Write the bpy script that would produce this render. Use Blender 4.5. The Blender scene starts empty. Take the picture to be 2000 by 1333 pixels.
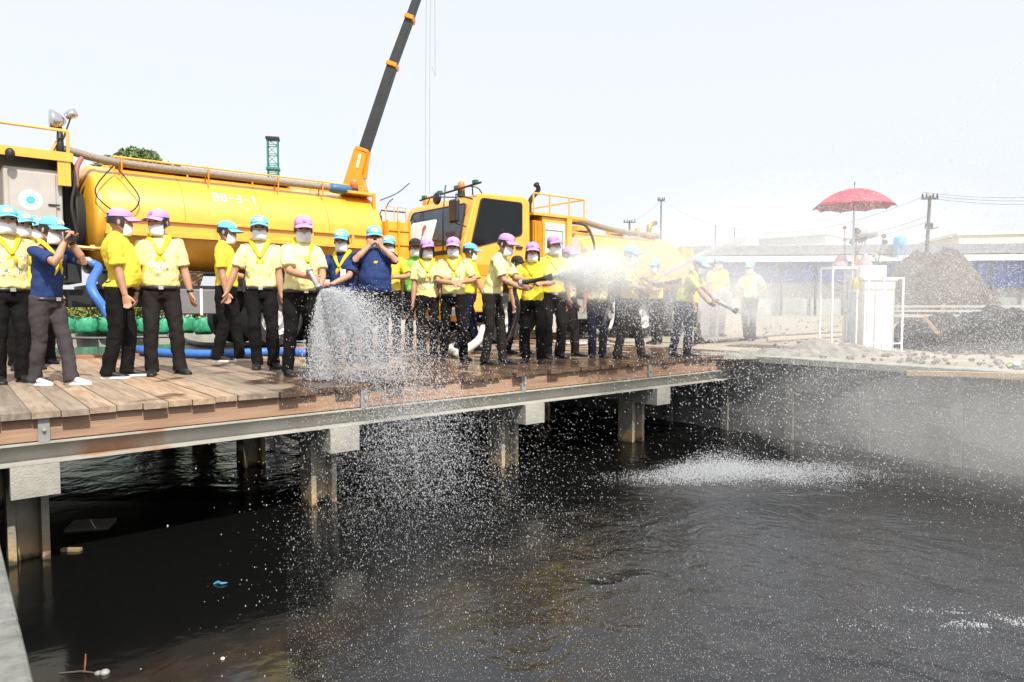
import bpy, math, random
import numpy as np
from mathutils import Vector, Matrix, Euler, noise as mnoise
random.seed(7); rng = np.random.default_rng(7)
sc = bpy.context.scene; COL = sc.collection
# ---------------------------------------------------------------- camera, sky, sun, exposure
HC = 0.75                                   # lens height above the timber deck (z = 0)
PITCH = math.radians(2.98); FPX = 1333.0
cam = bpy.data.cameras.new('camera'); cam.sensor_width = 36; cam.lens = 24
cam.clip_start = 0.05; cam.clip_end = 1500
camo = bpy.data.objects.new('camera', cam); COL.objects.link(camo)
camo.location = (0, 0, HC); camo.rotation_euler = (math.pi/2 - PITCH, 0, 0)
sc.camera = camo
SUN_AZ = Vector((0.50, -0.86)).normalized(); SUN_EL = math.radians(52)
w = bpy.data.worlds.new('World'); sc.world = w; w.use_nodes = True
nt = w.node_tree; nt.nodes.clear()
sky = nt.nodes.new('ShaderNodeTexSky'); sky.sky_type = 'NISHITA'; sky.sun_disc = False
sky.sun_elevation = SUN_EL; sky.sun_rotation = math.atan2(SUN_AZ.x, SUN_AZ.y)
sky.air_density = 1.0; sky.dust_density = 6.0; sky.ozone_density = 2.2; sky.altitude = 0
bg = nt.nodes.new('ShaderNodeBackground'); bg.inputs[1].default_value = 0.15
wo = nt.nodes.new('ShaderNodeOutputWorld')
# thin bright haze over the whole sky, a little bluer overhead
hz = nt.nodes.new('ShaderNodeMix'); hz.data_type = 'RGBA'; hz.inputs[0].default_value = .74; hz.inputs[7].default_value = (5.25, 5.35, 5.55, 1)
nt.links.new(sky.outputs[0], hz.inputs[6]); nt.links.new(hz.outputs[2], bg.inputs[0]); nt.links.new(bg.outputs[0], wo.inputs[0])
sl = bpy.data.lights.new('sun', 'SUN'); sl.energy = 4.3; sl.angle = math.radians(0.55); sl.color = (1, 0.95, 0.86)
so = bpy.data.objects.new('sun', sl); COL.objects.link(so)
tosun = Vector((SUN_AZ.x*math.cos(SUN_EL), SUN_AZ.y*math.cos(SUN_EL), math.sin(SUN_EL)))
so.rotation_euler = tosun.to_track_quat('Z', 'Y').to_euler(); so.location = (8, -12, 25)
sc.view_settings.view_transform = 'Standard'; sc.view_settings.look = 'None'
sc.view_settings.exposure = 0.50; sc.view_settings.gamma = 1; sc.view_settings.use_curve_mapping = False
sc.cycles.use_denoising = True
sc.cycles.max_bounces = 8; sc.cycles.volume_bounces = 4; sc.cycles.transparent_max_bounces = 48
sc.cycles.caustics_reflective = False; sc.cycles.caustics_refractive = False

# ---------------------------------------------------------------- helpers
def ray(px, py):
    a = (py - 666.5)/FPX
    return Vector(((px-1000)/FPX, math.cos(PITCH) - a*math.sin(PITCH), -(math.sin(PITCH) + a*math.cos(PITCH))))
def gp(px, py, z=0.0):                       # the point of the level z seen at a pixel of the 2000 px photograph
    r = ray(px, py); k = (z - HC)/r.z
    return Vector((r.x*k, r.y*k, z))
def dp(px, py, depth):                       # the point seen at a pixel, at a given distance ahead
    r = ray(px, py); k = depth/r.y
    return Vector((r.x*k, r.y*k, HC + r.z*k))
ANG = math.atan2(0.6406, 0.7678)             # the deck's long direction on the ground
U = Vector((math.cos(ANG), math.sin(ANG), 0)); V = Vector((-math.sin(ANG), math.cos(ANG), 0))
def ts(t, s, z=0.0): return U*t + V*s + Vector((0, 0, z))
def inv_ts(p): return (p.x*U.x + p.y*U.y, p.x*V.x + p.y*V.y)

class MB:
    def __init__(s): s.v = []; s.f = []
    def add(s, vs, fs):
        n = len(s.v); s.v += [tuple(x) for x in vs]; s.f += [tuple(i+n for i in q) for q in fs]
        return s
    def box(s, a, b, M=None):
        (x0, y0, z0), (x1, y1, z1) = a, b
        vs = [Vector(p) for p in ((x0,y0,z0),(x1,y0,z0),(x1,y1,z0),(x0,y1,z0),(x0,y0,z1),(x1,y0,z1),(x1,y1,z1),(x0,y1,z1))]
        if M is not None: vs = [M @ p for p in vs]
        return s.add(vs, [(0,3,2,1),(4,5,6,7),(0,1,5,4),(1,2,6,5),(2,3,7,6),(3,0,4,7)])
    def prism(s, poly, a, b, axis=1, M=None):
        """poly in the plane across axis (axis 1: x,z; axis 0: y,z; axis 2: x,y), from a to b"""
        def P(p, k):
            if axis == 1: q = (p[0], k, p[1])
            elif axis == 0: q = (k, p[0], p[1])
            else: q = (p[0], p[1], k)
            q = Vector(q); return M @ q if M is not None else q
        n = len(poly)
        vs = [P(p, a) for p in poly] + [P(p, b) for p in poly]
        fs = [tuple(range(n)), tuple(range(2*n-1, n-1, -1))] + [(i, i+n, (i+1) % n + n, (i+1) % n) for i in range(n)]
        return s.add(vs, fs)
    def tube(s, pts, rad, n=8, cap=True, flat=None, ref=None):
        """tube through pts; rad number or list; flat = (kx, ky) per-axis factor list or tuple"""
        pts = [Vector(p) for p in pts]; m = len(pts)
        if not hasattr(rad, '__len__'): rad = [rad]*m
        T = []
        for i in range(m):
            d = pts[min(i+1, m-1)] - pts[max(i-1, 0)]
            T.append(d.normalized() if d.length > 1e-9 else Vector((0, 0, 1)))
        r0 = Vector(ref) if ref is not None else (Vector((1, 0, 0)) if abs(T[0].x) < .8 else Vector((0, 1, 0)))
        N = (r0 - T[0]*r0.dot(T[0])).normalized(); vs = []
        for i in range(m):
            N = (N - T[i]*N.dot(T[i]))
            N = N.normalized() if N.length > 1e-6 else T[i].orthogonal().normalized()
            B = T[i].cross(N); kx, ky = (1, 1) if flat is None else (flat[i] if hasattr(flat[0], '__len__') else flat)
            for k in range(n):
                a = 2*math.pi*k/n
                vs.append(pts[i] + N*(math.cos(a)*rad[i]*kx) + B*(math.sin(a)*rad[i]*ky))
        fs = [(i*n+k, i*n+(k+1) % n, (i+1)*n+(k+1) % n, (i+1)*n+k) for i in range(m-1) for k in range(n)]
        if cap: fs += [tuple(range(n-1, -1, -1)), tuple((m-1)*n+k for k in range(n))]
        return s.add(vs, fs)
    def rings(s, rings, cap=True):           # rings: lists of equal length
        n = len(rings[0]); m = len(rings); vs = [p for r in rings for p in r]
        fs = [(i*n+k, i*n+(k+1) % n, (i+1)*n+(k+1) % n, (i+1)*n+k) for i in range(m-1) for k in range(n)]
        if cap: fs += [tuple(range(n-1, -1, -1)), tuple((m-1)*n+k for k in range(n))]
        return s.add(vs, fs)
    def ell(s, c, r, M=None, seg=12, ring=8):
        c = Vector(c); R = []
        for i in range(1, ring):
            th = math.pi*i/ring - math.pi/2
            R.append([Vector((math.cos(2*math.pi*k/seg)*math.cos(th)*r[0], math.sin(2*math.pi*k/seg)*math.cos(th)*r[1], math.sin(th)*r[2])) for k in range(seg)])
        vs = [p for q in R for p in q] + [Vector((0, 0, -r[2])), Vector((0, 0, r[2]))]
        m = ring-1; fs = [(i*seg+k, i*seg+(k+1) % seg, (i+1)*seg+(k+1) % seg, (i+1)*seg+k) for i in range(m-1) for k in range(seg)]
        fs += [((k+1) % seg, k, m*seg) for k in range(seg)] + [((m-1)*seg+k, (m-1)*seg+(k+1) % seg, m*seg+1) for k in range(seg)]
        vs = [(c + p) for p in vs]
        if M is not None: vs = [M @ p for p in vs]
        return s.add(vs, fs)
    def mesh(s, name, mats=(), smooth=False):
        me = bpy.data.meshes.new(name); me.from_pydata([tuple(x) for x in s.v], [], s.f)
        for m in (mats if isinstance(mats, (list, tuple)) else [mats]): me.materials.append(m)
        if smooth: me.polygons.foreach_set('use_smooth', [True]*len(me.polygons))
        me.update(); return me
    def build(s, name, mat, parent=None, smooth=False, bevel=0, seg=1, auto=None):
        o = link(name, s.mesh(name, mat, smooth or auto is not None), parent)
        if bevel:
            b = o.modifiers.new('bevel', 'BEVEL'); b.width = bevel; b.segments = seg; b.limit_method = 'ANGLE'; b.angle_limit = math.radians(35)
        return o
def link(name, me, parent=None):
    o = bpy.data.objects.new(name, me); COL.objects.link(o)
    if parent is not None: o.parent = parent
    return o
def flatshade(me, deg=35):
    me.polygons.foreach_set('use_smooth', [True]*len(me.polygons))
    try: me.set_sharp_from_angle(angle=math.radians(deg))
    except Exception: pass
def sharp(o, deg=35): flatshade(o.data, deg); return o
def tag(o, label=None, cat=None, group=None, kind=None):
    if label: o['label'] = label
    if cat: o['category'] = cat
    if group: o['group'] = group
    if kind: o['kind'] = kind
    return o
def empty(name, loc=(0, 0, 0), rz=0.0, label=None, cat=None, group=None, kind=None):
    o = bpy.data.objects.new(name, None); COL.objects.link(o); o.location = loc; o.rotation_euler = (0, 0, rz)
    o.empty_display_size = .2
    return tag(o, label, cat, group, kind)
def children(o): return [c for c in bpy.data.objects if c.parent == o]
def copy_tree(o, parent=None):
    c = o.copy(); COL.objects.link(c)
    if parent is not None: c.parent = parent
    for ch in list(o.children): copy_tree(ch, c)
    return c
def spline(pts, k=6):
    pts = [Vector(p) for p in pts]; P = [pts[0]*2-pts[1]] + pts + [pts[-1]*2-pts[-2]]; out = []
    for i in range(1, len(P)-2):
        for j in range(k):
            t = j/k; a, b, c, d = P[i-1:i+3]
            out.append(.5*((2*b) + (c-a)*t + (2*a-5*b+4*c-d)*t*t + (3*b-a-3*c+d)*t**3))
    return out + [pts[-1]]
def rpoly(x0, x1, z0, z1, r=.05, n=4):
    out = []
    for cx, cz, a0 in ((x1-r, z0+r, -90), (x1-r, z1-r, 0), (x0+r, z1-r, 90), (x0+r, z0+r, 180)):
        for k in range(n+1):
            a = math.radians(a0 + 90*k/n); out.append((cx + r*math.cos(a), cz + r*math.sin(a)))
    return out
def round_poly(poly, r=.05, n=3):
    out = []; m = len(poly)
    for i in range(m):
        p = Vector(poly[i]); a = (Vector(poly[i-1])-p); b = (Vector(poly[(i+1) % m])-p)
        k = min(r, a.length*.45, b.length*.45); A = p + a.normalized()*k; B = p + b.normalized()*k
        for j in range(n+1):
            t = j/n; out.append(tuple(A*(1-t)**2 + p*2*t*(1-t) + B*t*t))
    return out

# ---------------------------------------------------------------- materials
MATS = {}
def mat(name, col, rough=.6, metal=0, var=.12, scale=6, bump=0, bscale=40, col2=None, spec=.5, rvar=0, coat=0, sheen=0, stretch=None, rnd=0, trans=0):
    if name in MATS: return MATS[name]
    m = bpy.data.materials.new(name); m.use_nodes = True; N = m.node_tree.nodes; L = m.node_tree.links
    b = N['Principled BSDF']; b.inputs['Roughness'].default_value = rough; b.inputs['Metallic'].default_value = metal
    b.inputs['Specular IOR Level'].default_value = spec; b.inputs['Coat Weight'].default_value = coat; b.inputs['Coat Roughness'].default_value = .08
    b.inputs['Sheen Weight'].default_value = sheen
    tc = N.new('ShaderNodeTexCoord'); mp = N.new('ShaderNodeMapping'); L.new(tc.outputs['Object'], mp.inputs[0])
    if stretch: mp.inputs['Scale'].default_value = stretch
    if rnd or stretch:
        oi = N.new('ShaderNodeObjectInfo'); mu = N.new('ShaderNodeVectorMath'); mu.operation = 'SCALE'; mu.inputs[0].default_value = (13, 7, 5)
        L.new(oi.outputs['Random'], mu.inputs['Scale']); L.new(mu.outputs[0], mp.inputs['Location'])
    nz = N.new('ShaderNodeTexNoise'); nz.inputs['Scale'].default_value = scale; nz.inputs['Detail'].default_value = 6; nz.inputs['Roughness'].default_value = .6
    L.new(mp.outputs[0], nz.inputs[0])
    rp = N.new('ShaderNodeValToRGB'); rp.color_ramp.elements[0].position = .3; rp.color_ramp.elements[1].position = .7
    c = Vector(col[:3]); d = Vector(col2[:3]) if col2 else c*(1-var)
    e = c if col2 else c*(1+var*.6)
    rp.color_ramp.elements[0].color = (*d, 1); rp.color_ramp.elements[1].color = (*e, 1)
    L.new(nz.outputs['Fac'], rp.inputs[0]); out = rp.outputs[0]
    if rnd:
        hs = N.new('ShaderNodeHueSaturation'); mr = N.new('ShaderNodeMapRange'); mr.inputs['To Min'].default_value = 1-rnd; mr.inputs['To Max'].default_value = 1+rnd
        L.new(oi.outputs['Random'], mr.inputs[0]); L.new(mr.outputs[0], hs.inputs['Value']); L.new(out, hs.inputs['Color']); out = hs.outputs[0]
    L.new(out, b.inputs['Base Color'])
    if rvar:
        mr2 = N.new('ShaderNodeMapRange'); mr2.inputs['To Min'].default_value = max(0, rough-rvar); mr2.inputs['To Max'].default_value = rough+rvar
        L.new(nz.outputs['Fac'], mr2.inputs[0]); L.new(mr2.outputs[0], b.inputs['Roughness'])
    if bump:
        n2 = N.new('ShaderNodeTexNoise'); n2.inputs['Scale'].default_value = bscale; n2.inputs['Detail'].default_value = 5; L.new(mp.outputs[0], n2.inputs[0])
        bp = N.new('ShaderNodeBump'); bp.inputs['Strength'].default_value = bump; bp.inputs['Distance'].default_value = .02
        L.new(n2.outputs['Fac'], bp.inputs['Height']); L.new(bp.outputs[0], b.inputs['Normal'])
    if trans: b.inputs['Transmission Weight'].default_value = trans
    MATS[name] = m; return m
def nodes(m): return m.node_tree.nodes, m.node_tree.links, m.node_tree.nodes['Principled BSDF']

yellow = mat('truck_yellow', (.80, .40, .030), .34, var=.13, scale=3.5, spec=.8, coat=.7, rvar=.06)
yellow.node_tree.nodes['Principled BSDF'].inputs['Coat Roughness'].default_value = .34
yellow_d = mat('truck_yellow_worn', (.72, .33, .015), .5, var=.2, scale=5, col2=None)
orange = mat('crane_orange', (.76, .28, .012), .4, var=.1, scale=3)
steel = mat('galvanised_steel', (.42, .42, .38), .55, .35, var=.25, scale=5, bump=.1)
steel_g = mat('grey_steel', (.32, .33, .32), .5, .3, var=.2, scale=8)
dark = mat('dark_steel', (.025, .025, .027), .55, .2, var=.3, scale=8)
black = mat('black_rubber', (.018, .018, .019), .7, var=.3, scale=20)
blackp = mat('black_plastic', (.02, .02, .022), .35, var=.2)
glass = mat('dark_glass', (.008, .010, .012), .06, spec=.28, var=.3, scale=1.2)
glass2 = mat('windscreen_glass', (.035, .055, .075), .04, spec=.5, var=.5, scale=1.5)
white = mat('white_paint', (.78, .78, .76), .5, var=.06)
cabinet = mat('cabinet_grey', (.42, .40, .37), .55, var=.1, scale=3, bump=.03)
pipe = mat('hose_brown', (.26, .21, .16), .6, var=.3, scale=30, bump=.3, bscale=60)
bluehose = mat('blue_hose', (.045, .16, .52), .45, var=.15)
hosew = mat('canvas_hose', (.62, .61, .54), .7, var=.15, scale=30)
hoseg = mat('grey_hose', (.14, .14, .13), .6, var=.2)
brass = mat('brass', (.55, .33, .08), .35, .8, var=.2, scale=20)
lampo = mat('beacon_orange', (.75, .2, .05), .25, var=.15, scale=10)
conc = mat('concrete', (.36, .35, .31), .85, var=.28, scale=4, bump=.35, bscale=60)
concd = mat('concrete_dark', (.20, .20, .18), .85, var=.35, scale=3, bump=.4, bscale=30)
concw = mat('coping_concrete', (.21, .215, .205), .85, scale=13, col2=(.10, .105, .09), bump=.5, bscale=30)
wood_f = mat('fascia_wood', (.40, .26, .17), .7, col2=(.26, .145, .09), scale=3, stretch=(.5, 6, 6), bump=.2, bscale=8, rnd=.12)
wood_l = mat('lumber_wood', (.50, .36, .22), .7, col2=(.30, .16, .09), scale=4, stretch=(.5, 6, 6), rnd=.3)
# ================================================================ setting
# ---- ground
T0, T1, SFAR = 0.118, 9.36, 21.5             # the canal runs between T0 and T1 along the deck and ends at SFAR
WZ = -1.19
ground_m = mat('sandy_ground', (.42, .375, .30), .95, col2=(.22, .195, .155), scale=1.2, bump=.5, bscale=14)
def ground_sheet():
    b = MB(); g = []
    B = 700
    def quad(t0, t1, s0, s1): b.add([ts(t0, s0, -.012), ts(t1, s0, -.012), ts(t1, s1, -.012), ts(t0, s1, -.012)], [(0, 1, 2, 3)])
    quad(-B, T0-.3, -B, B); quad(T0-.3, T1+.25, SFAR, B); quad(T1+.25, B, -B, B); quad(T0-.3, T1+.25, -B, -40)
    o = b.build('ground', ground_m); return tag(o, 'pale sandy ground around the canal and behind the trucks', kind='structure')
ground_sheet()

# ---- water
wm = bpy.data.materials.new('dark_water'); wm.use_nodes = True; N, L, B = nodes(wm)
B.inputs['Base Color'].default_value = (.004, .0042, .0042, 1); B.inputs['Roughness'].default_value = .03; B.inputs['IOR'].default_value = 1.62
geo = N.new('ShaderNodeNewGeometry')
n1 = N.new('ShaderNodeTexNoise'); n1.inputs['Scale'].default_value = 2.2; n1.inputs['Detail'].default_value = 3; n1.inputs['Distortion'].default_value = .6
n2 = N.new('ShaderNodeTexNoise'); n2.inputs['Scale'].default_value = 14; n2.inputs['Detail'].default_value = 3
n3 = N.new('ShaderNodeTexNoise'); n3.inputs['Scale'].default_value = 60; n3.inputs['Detail'].default_value = 2
for n in (n1, n2, n3): L.new(geo.outputs['Position'], n.inputs[0])
def math_n(op, a, b=None):
    n = N.new('ShaderNodeMath'); n.operation = op
    for i, x in enumerate((a, b)):
        if x is None: continue
        if isinstance(x, (int, float)): n.inputs[i].default_value = x
        else: L.new(x, n.inputs[i])
    return n.outputs[0]
# ruffled where the sprays fall (the right half of the canal), calmer under the left end of the deck
sep = N.new('ShaderNodeSeparateXYZ'); L.new(geo.outputs['Position'], sep.inputs[0])
rough_x = N.new('ShaderNodeMapRange'); rough_x.inputs['From Min'].default_value = -1.6; rough_x.inputs['From Max'].default_value = 1.5
rough_x.inputs['To Min'].default_value = .12; rough_x.inputs['To Max'].default_value = 1.0; L.new(sep.outputs['X'], rough_x.inputs[0])
far_s = N.new('ShaderNodeMapRange'); far_s.inputs['From Min'].default_value = 6.6; far_s.inputs['From Max'].default_value = 7.6; far_s.inputs['To Max'].default_value = 1.35
L.new(sep.outputs['Y'], far_s.inputs[0])
amt = math_n('MAXIMUM', rough_x.outputs[0], far_s.outputs[0])
h = math_n('ADD', math_n('MULTIPLY', n1.outputs['Fac'], .050), math_n('ADD', math_n('MULTIPLY', n2.outputs['Fac'], .007), math_n('MULTIPLY', n3.outputs['Fac'], .0012)))
h = math_n('MULTIPLY', h, amt)
rg = N.new('ShaderNodeMapRange'); rg.inputs['To Min'].default_value = .11; rg.inputs['To Max'].default_value = .19; L.new(rough_x.outputs[0], rg.inputs[0]); L.new(rg.outputs[0], B.inputs['Roughness'])
bp = N.new('ShaderNodeBump'); bp.inputs['Strength'].default_value = 1; bp.inputs['Distance'].default_value = 1.0
L.new(h, bp.inputs['Height']); L.new(bp.outputs[0], B.inputs['Normal'])
wb = MB(); wb.add([ts(T0-.1, -40, WZ), ts(T1+.1, -40, WZ), ts(T1+.1, SFAR+.1, WZ), ts(T0-.1, SFAR+.1, WZ)], [(0, 1, 2, 3)])
tag(wb.build('water', wm), 'black still canal water, ruffled where the hoses spray', kind='structure')

# ---- right canal wall: panels between concrete posts
concm = mat('wall_concrete', (.25, .25, .24), .85, col2=(.13, .13, .125), scale=2.2, bump=.4, bscale=40)
def canal_wall(name, t, s0, s1, side, label, cope_mat, top=-.03):
    r = empty(name, (0, 0, 0), ANG, label, 'wall')
    step = 1.06; n = int((s1-s0)/step)
    pan = MB().box((0, .064, -.2), (.12, step-.064, .19)).mesh('panel', concm)
    post = MB().box((-.022, -.06, -2.0), (.12, .06, top-.06)).mesh('post', concd)
    for i in range(n+1 if side > 0 else 0):
        o = link('post', post, r); o.location = (t + (0 if side > 0 else -.09), s0+i*step, 0)
        if i < n:
            for k in range(4):
                p = link('panel', pan, r); p.location = (t+.02*side + (0.005*((i+k) % 3)) + (0 if side > 0 else -.12), s0+i*step, top-.26-.4*k)
    bk = MB().box((t+(.16 if side > 0 else -.4), s0, -2.2), (t+(.4 if side > 0 else -.16), s1, top-.08)); bk.build('backfill', concd, r)
    return r
rw = canal_wall('retaining_wall', T1, -12, 21.1, 1, 'grey concrete panel canal wall with posts, seen through the spray at right', conc)
cp = MB()
for i in range(18):
    MB().box((T1-.06, -12+i*1.85+.006, -.10), (T1+.27, -12+(i+1)*1.85-.006, -.005+.004*(i % 2))).build('coping', conc, rw, bevel=.008)
lw = canal_wall('retaining_wall', T0, -6, 21.1, -1, 'concrete coping and wall in the bottom left corner, beside the camera', conc)
for i in range(13):
    MB().box((T0-.42, -6+i*1.0+(.003), -.14), (T0, -6+(i+1)*1.0-.003, -.003)).build('coping', concw, lw, bevel=.012, seg=2)
bk = empty('retaining_wall', (0, 0, 0), ANG, 'low concrete bank closing the canal under the green planters', 'wall')
for i in range(5):
    MB().box((T0+i*1.76, SFAR-.12, -2), (T0+(i+1)*1.76-.01, SFAR+.2, -.016)).build('panel', conc, bk)

# ================================================================ timber bridge
SE, SB = 5.81, 11.35                        # front and back edge of the planked part
wood = bpy.data.materials.new('plank_wood'); wood.use_nodes = True; N, L, B = nodes(wood)
tc = N.new('ShaderNodeTexCoord'); oi = N.new('ShaderNodeObjectInfo'); mp = N.new('ShaderNodeMapping'); mp.inputs['Scale'].default_value = (9, .7, 9)
vm = N.new('ShaderNodeVectorMath'); vm.operation = 'SCALE'; vm.inputs[0].default_value = (31, 17, 3); L.new(oi.outputs['Random'], vm.inputs['Scale'])
L.new(tc.outputs['Object'], mp.inputs[0]); L.new(vm.outputs[0], mp.inputs['Location'])
g1 = N.new('ShaderNodeTexNoise'); g1.inputs['Scale'].default_value = 1.6; g1.inputs['Detail'].default_value = 8; g1.inputs['Roughness'].default_value = .65; g1.inputs['Distortion'].default_value = .8; L.new(mp.outputs[0], g1.inputs[0])
r1 = N.new('ShaderNodeValToRGB'); cr = r1.color_ramp; cr.elements[0].position = .32; cr.elements[0].color = (.19, .138, .10, 1); cr.elements[1].position = .68; cr.elements[1].color = (.41, .335, .26, 1)
L.new(g1.outputs['Fac'], r1.inputs[0])
tint = N.new('ShaderNodeValToRGB'); t_ = tint.color_ramp; t_.elements[0].color = (.62, .66, .68, 1); t_.elements[1].color = (1.15, 1.0, .86, 1)
e = t_.elements.new(.5); e.color = (.92, .88, .84, 1); L.new(oi.outputs['Random'], tint.inputs[0])
mx = N.new('ShaderNodeMix'); mx.data_type = 'RGBA'; mx.blend_type = 'MULTIPLY'; mx.inputs[0].default_value = 1
L.new(r1.outputs[0], mx.inputs[6]); L.new(tint.outputs[0], mx.inputs[7])
geo = N.new('ShaderNodeNewGeometry'); wn = N.new('ShaderNodeTexNoise'); wn.inputs['Scale'].default_value = 1.5; wn.inputs['Detail'].default_value = 5
# soaked boards where the hoses drip: measured along the deck and across it
def dotn(vec):
    n = N.new('ShaderNodeVectorMath'); n.operation = 'DOT_PRODUCT'; n.inputs[1].default_value = vec; L.new(geo.outputs['Position'], n.inputs[0]); return n.outputs['Value']
L.new(geo.outputs['Position'], wn.inputs[0])
tt = dotn(tuple(U)); ss = dotn(tuple(V))
def mr(x, a, b, c, d):
    n = N.new('ShaderNodeMapRange'); n.inputs[1].default_value = a; n.inputs[2].default_value = b; n.inputs[3].default_value = c; n.inputs[4].default_value = d; L.new(x, n.inputs[0]); return n.outputs[0]
def mth(op, a, b):
    n = N.new('ShaderNodeMath'); n.operation = op; n.use_clamp = op == 'MULTIPLY'
    for i, x in enumerate((a, b)):
        if isinstance(x, (int, float)): n.inputs[i].default_value = x
        else: L.new(x, n.inputs[i])
    return n.outputs[0]
m1 = mr(tt, 1.45, 2.6, -.25, 1.0)
m2 = mr(ss, 5.8, 9.0, .95, .1)
wet0 = mth('ADD', mth('MULTIPLY', m1, m2), mth('MULTIPLY', mr(tt, 3.4, 5.0, 0, 1), .25))
wet = mr(mth('ADD', wet0, mr(wn.outputs['Fac'], .3, .7, -.6, .6)), .38, .62, 0, 1)
dk = N.new('ShaderNodeMix'); dk.data_type = 'RGBA'; dk.blend_type = 'MULTIPLY'; dk.inputs[7].default_value = (.43, .35, .32, 1)
L.new(wet, dk.inputs[0]); L.new(mx.outputs[2], dk.inputs[6]); L.new(dk.outputs[2], B.inputs['Base Color'])
L.new(mr(wet, 0, 1, .72, .20), B.inputs['Roughness'])
bpn = N.new('ShaderNodeBump'); bpn.inputs['Strength'].default_value = .25; bpn.inputs['Distance'].default_value = .01; L.new(g1.outputs['Fac'], bpn.inputs['Height']); L.new(bpn.outputs[0], B.inputs['Normal'])

br = empty('timber_bridge', (0, 0, 0), ANG, 'timber deck on steel beams and concrete piles crossing the canal, people lined up on it', 'bridge')
def bevbox(a, b_, w=.006):
    bb = MB().box(a, b_); return bb
PW = .177
pm = [MB().box((-PW/2+.0035, -L_/2, -.045), (PW/2-.0035, L_/2, 0)).mesh('plank', wood) for L_ in (5.52, 5.56, 5.49)]
t = -2.2; k = 0
while t < 9.98:
    p = link('plank', pm[k % 3], br); dy = random.uniform(-.03, .025)
    p.location = (t+PW/2, SE + 2.77 + dy, random.uniform(-.004, .003)); p.rotation_euler = (random.uniform(-.0006, .0006), random.uniform(-.008, .008), random.uniform(-.0012, .0012))
    t += PW; k += 1
# fascia boards and the steel channel under them
seams = [-2.2, .53, 3.05, 5.05, 7.3, 10.07]
for i in range(len(seams)-1):
    MB().box((seams[i]+.004, SE+.055, -.215), (seams[i+1]-.004, SE+.10, -.047)).build('fascia_board', wood_f, br, bevel=.004)
for tc_ in (.53, 3.05, 5.05, 7.3):
    c = MB().box((tc_-.035, SE+.028, -.225), (tc_+.035, SE+.052, -.049)); c.build('bracket', steel_g, br)
    bo = MB().tube([(tc_, SE+.027, -.13), (tc_, SE+.005, -.13)], .012, 6); bo.build('bolt', steel, br)
rusty = mat('rusted_channel', (.50, .49, .44), .6, .1, scale=2.2, col2=(.36, .345, .30), bump=.12, bscale=30)
N, L, B = nodes(rusty)
rn = N.new('ShaderNodeTexNoise'); rn.inputs['Scale'].default_value = .9; rn.inputs['Detail'].default_value = 6; tcx = N.new('ShaderNodeTexCoord'); L.new(tcx.outputs['Object'], rn.inputs[0])
rr = N.new('ShaderNodeValToRGB'); rr.color_ramp.elements[0].position = .63; rr.color_ramp.elements[0].color = (0, 0, 0, 1); rr.color_ramp.elements[1].position = .70; rr.color_ramp.elements[1].color = (.8, .8, .8, 1)
L.new(rn.outputs['Fac'], rr.inputs[0]); mxx = N.new('ShaderNodeMix'); mxx.data_type = 'RGBA'; mxx.inputs[7].default_value = (.36, .16, .06, 1)
src = B.inputs['Base Color'].links[0].from_socket; L.new(src, mxx.inputs[6]); L.new(rr.outputs[0], mxx.inputs[0]); L.new(mxx.outputs[2], B.inputs['Base Color'])
for (a, b_) in ((-2.2, 3.9), (3.905, 10.07)):
    prof = [(SE+.03, -.235), (SE+.03, -.222), (SE+.17, -.222), (SE+.17, -.375), (SE+.02, -.375), (SE+.02, -.361), (SE+.148, -.361), (SE+.148, -.235)]
    MB().prism([(y, z) for y, z in prof], a, b_, axis=0).build('steel_beam', rusty, br)
for s_ in (8.0, 9.8, 11.1, 13.8):
    MB().box((-2.2, s_-.06, -.36 if s_ < 12 else -.14), (9.5, s_+.06, -.05 if s_ < 11.2 else -.0605)).build('steel_beam', dark, br)
capm = MB().box((-.145, 0, -.605), (.145, 8.5, -.378)).mesh('pile_cap', conc)
pilem = mat('pile_concrete', (.40, .37, .30), .85, col2=(.24, .225, .19), scale=5, bump=.35, bscale=40)
def hpile(z1=-.606, z0=-3.0):
    w_, f_, th = .13, .13, .05
    pr = [(-w_, -f_), (-w_+th, -f_), (-w_+th+.015, -.03), (w_-th-.015, -.03), (w_-th, -f_), (w_, -f_), (w_, f_), (w_-th, f_), (w_-th-.015, .03), (-w_+th+.015, .03), (-w_+th, f_), (-w_, f_)]
    return MB().prism(pr, z0, z1, axis=2).mesh('pile', pilem)
N, L, B = nodes(pilem)   # tide line and stains near the water
gz = N.new('ShaderNodeNewGeometry'); sz = N.new('ShaderNodeSeparateXYZ'); L.new(gz.outputs['Position'], sz.inputs[0])
zn = N.new('ShaderNodeTexNoise'); zn.inputs['Scale'].default_value = 9; L.new(gz.outputs['Position'], zn.inputs[0])
za = N.new('ShaderNodeMath'); za.operation = 'MULTIPLY_ADD'; za.inputs[1].default_value = .16; L.new(zn.outputs['Fac'], za.inputs[0]); L.new(sz.outputs['Z'], za.inputs[2])
zr = N.new('ShaderNodeMapRange'); zr.inputs[1].default_value = -1.2; zr.inputs[2].default_value = -.6; L.new(za.outputs[0], zr.inputs[0])
zc = N.new('ShaderNodeValToRGB'); e = zc.color_ramp.elements; e[0].position = 0; e[0].color = (.16, .14, .10, 1); e[1].position = 1; e[1].color = (1, 1, 1, 1)
for p_, c_ in ((.17, (.22, .20, .15, 1)), (.24, (1.25, .98, .62, 1)), (.42, (1.15, .98, .75, 1)), (.55, (.95, .95, .9, 1))): q_ = e.new(p_); q_.color = c_
L.new(zr.outputs[0], zc.inputs[0]); zm = N.new('ShaderNodeMix'); zm.data_type = 'RGBA'; zm.blend_type = 'MULTIPLY'; zm.inputs[0].default_value = 1
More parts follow.
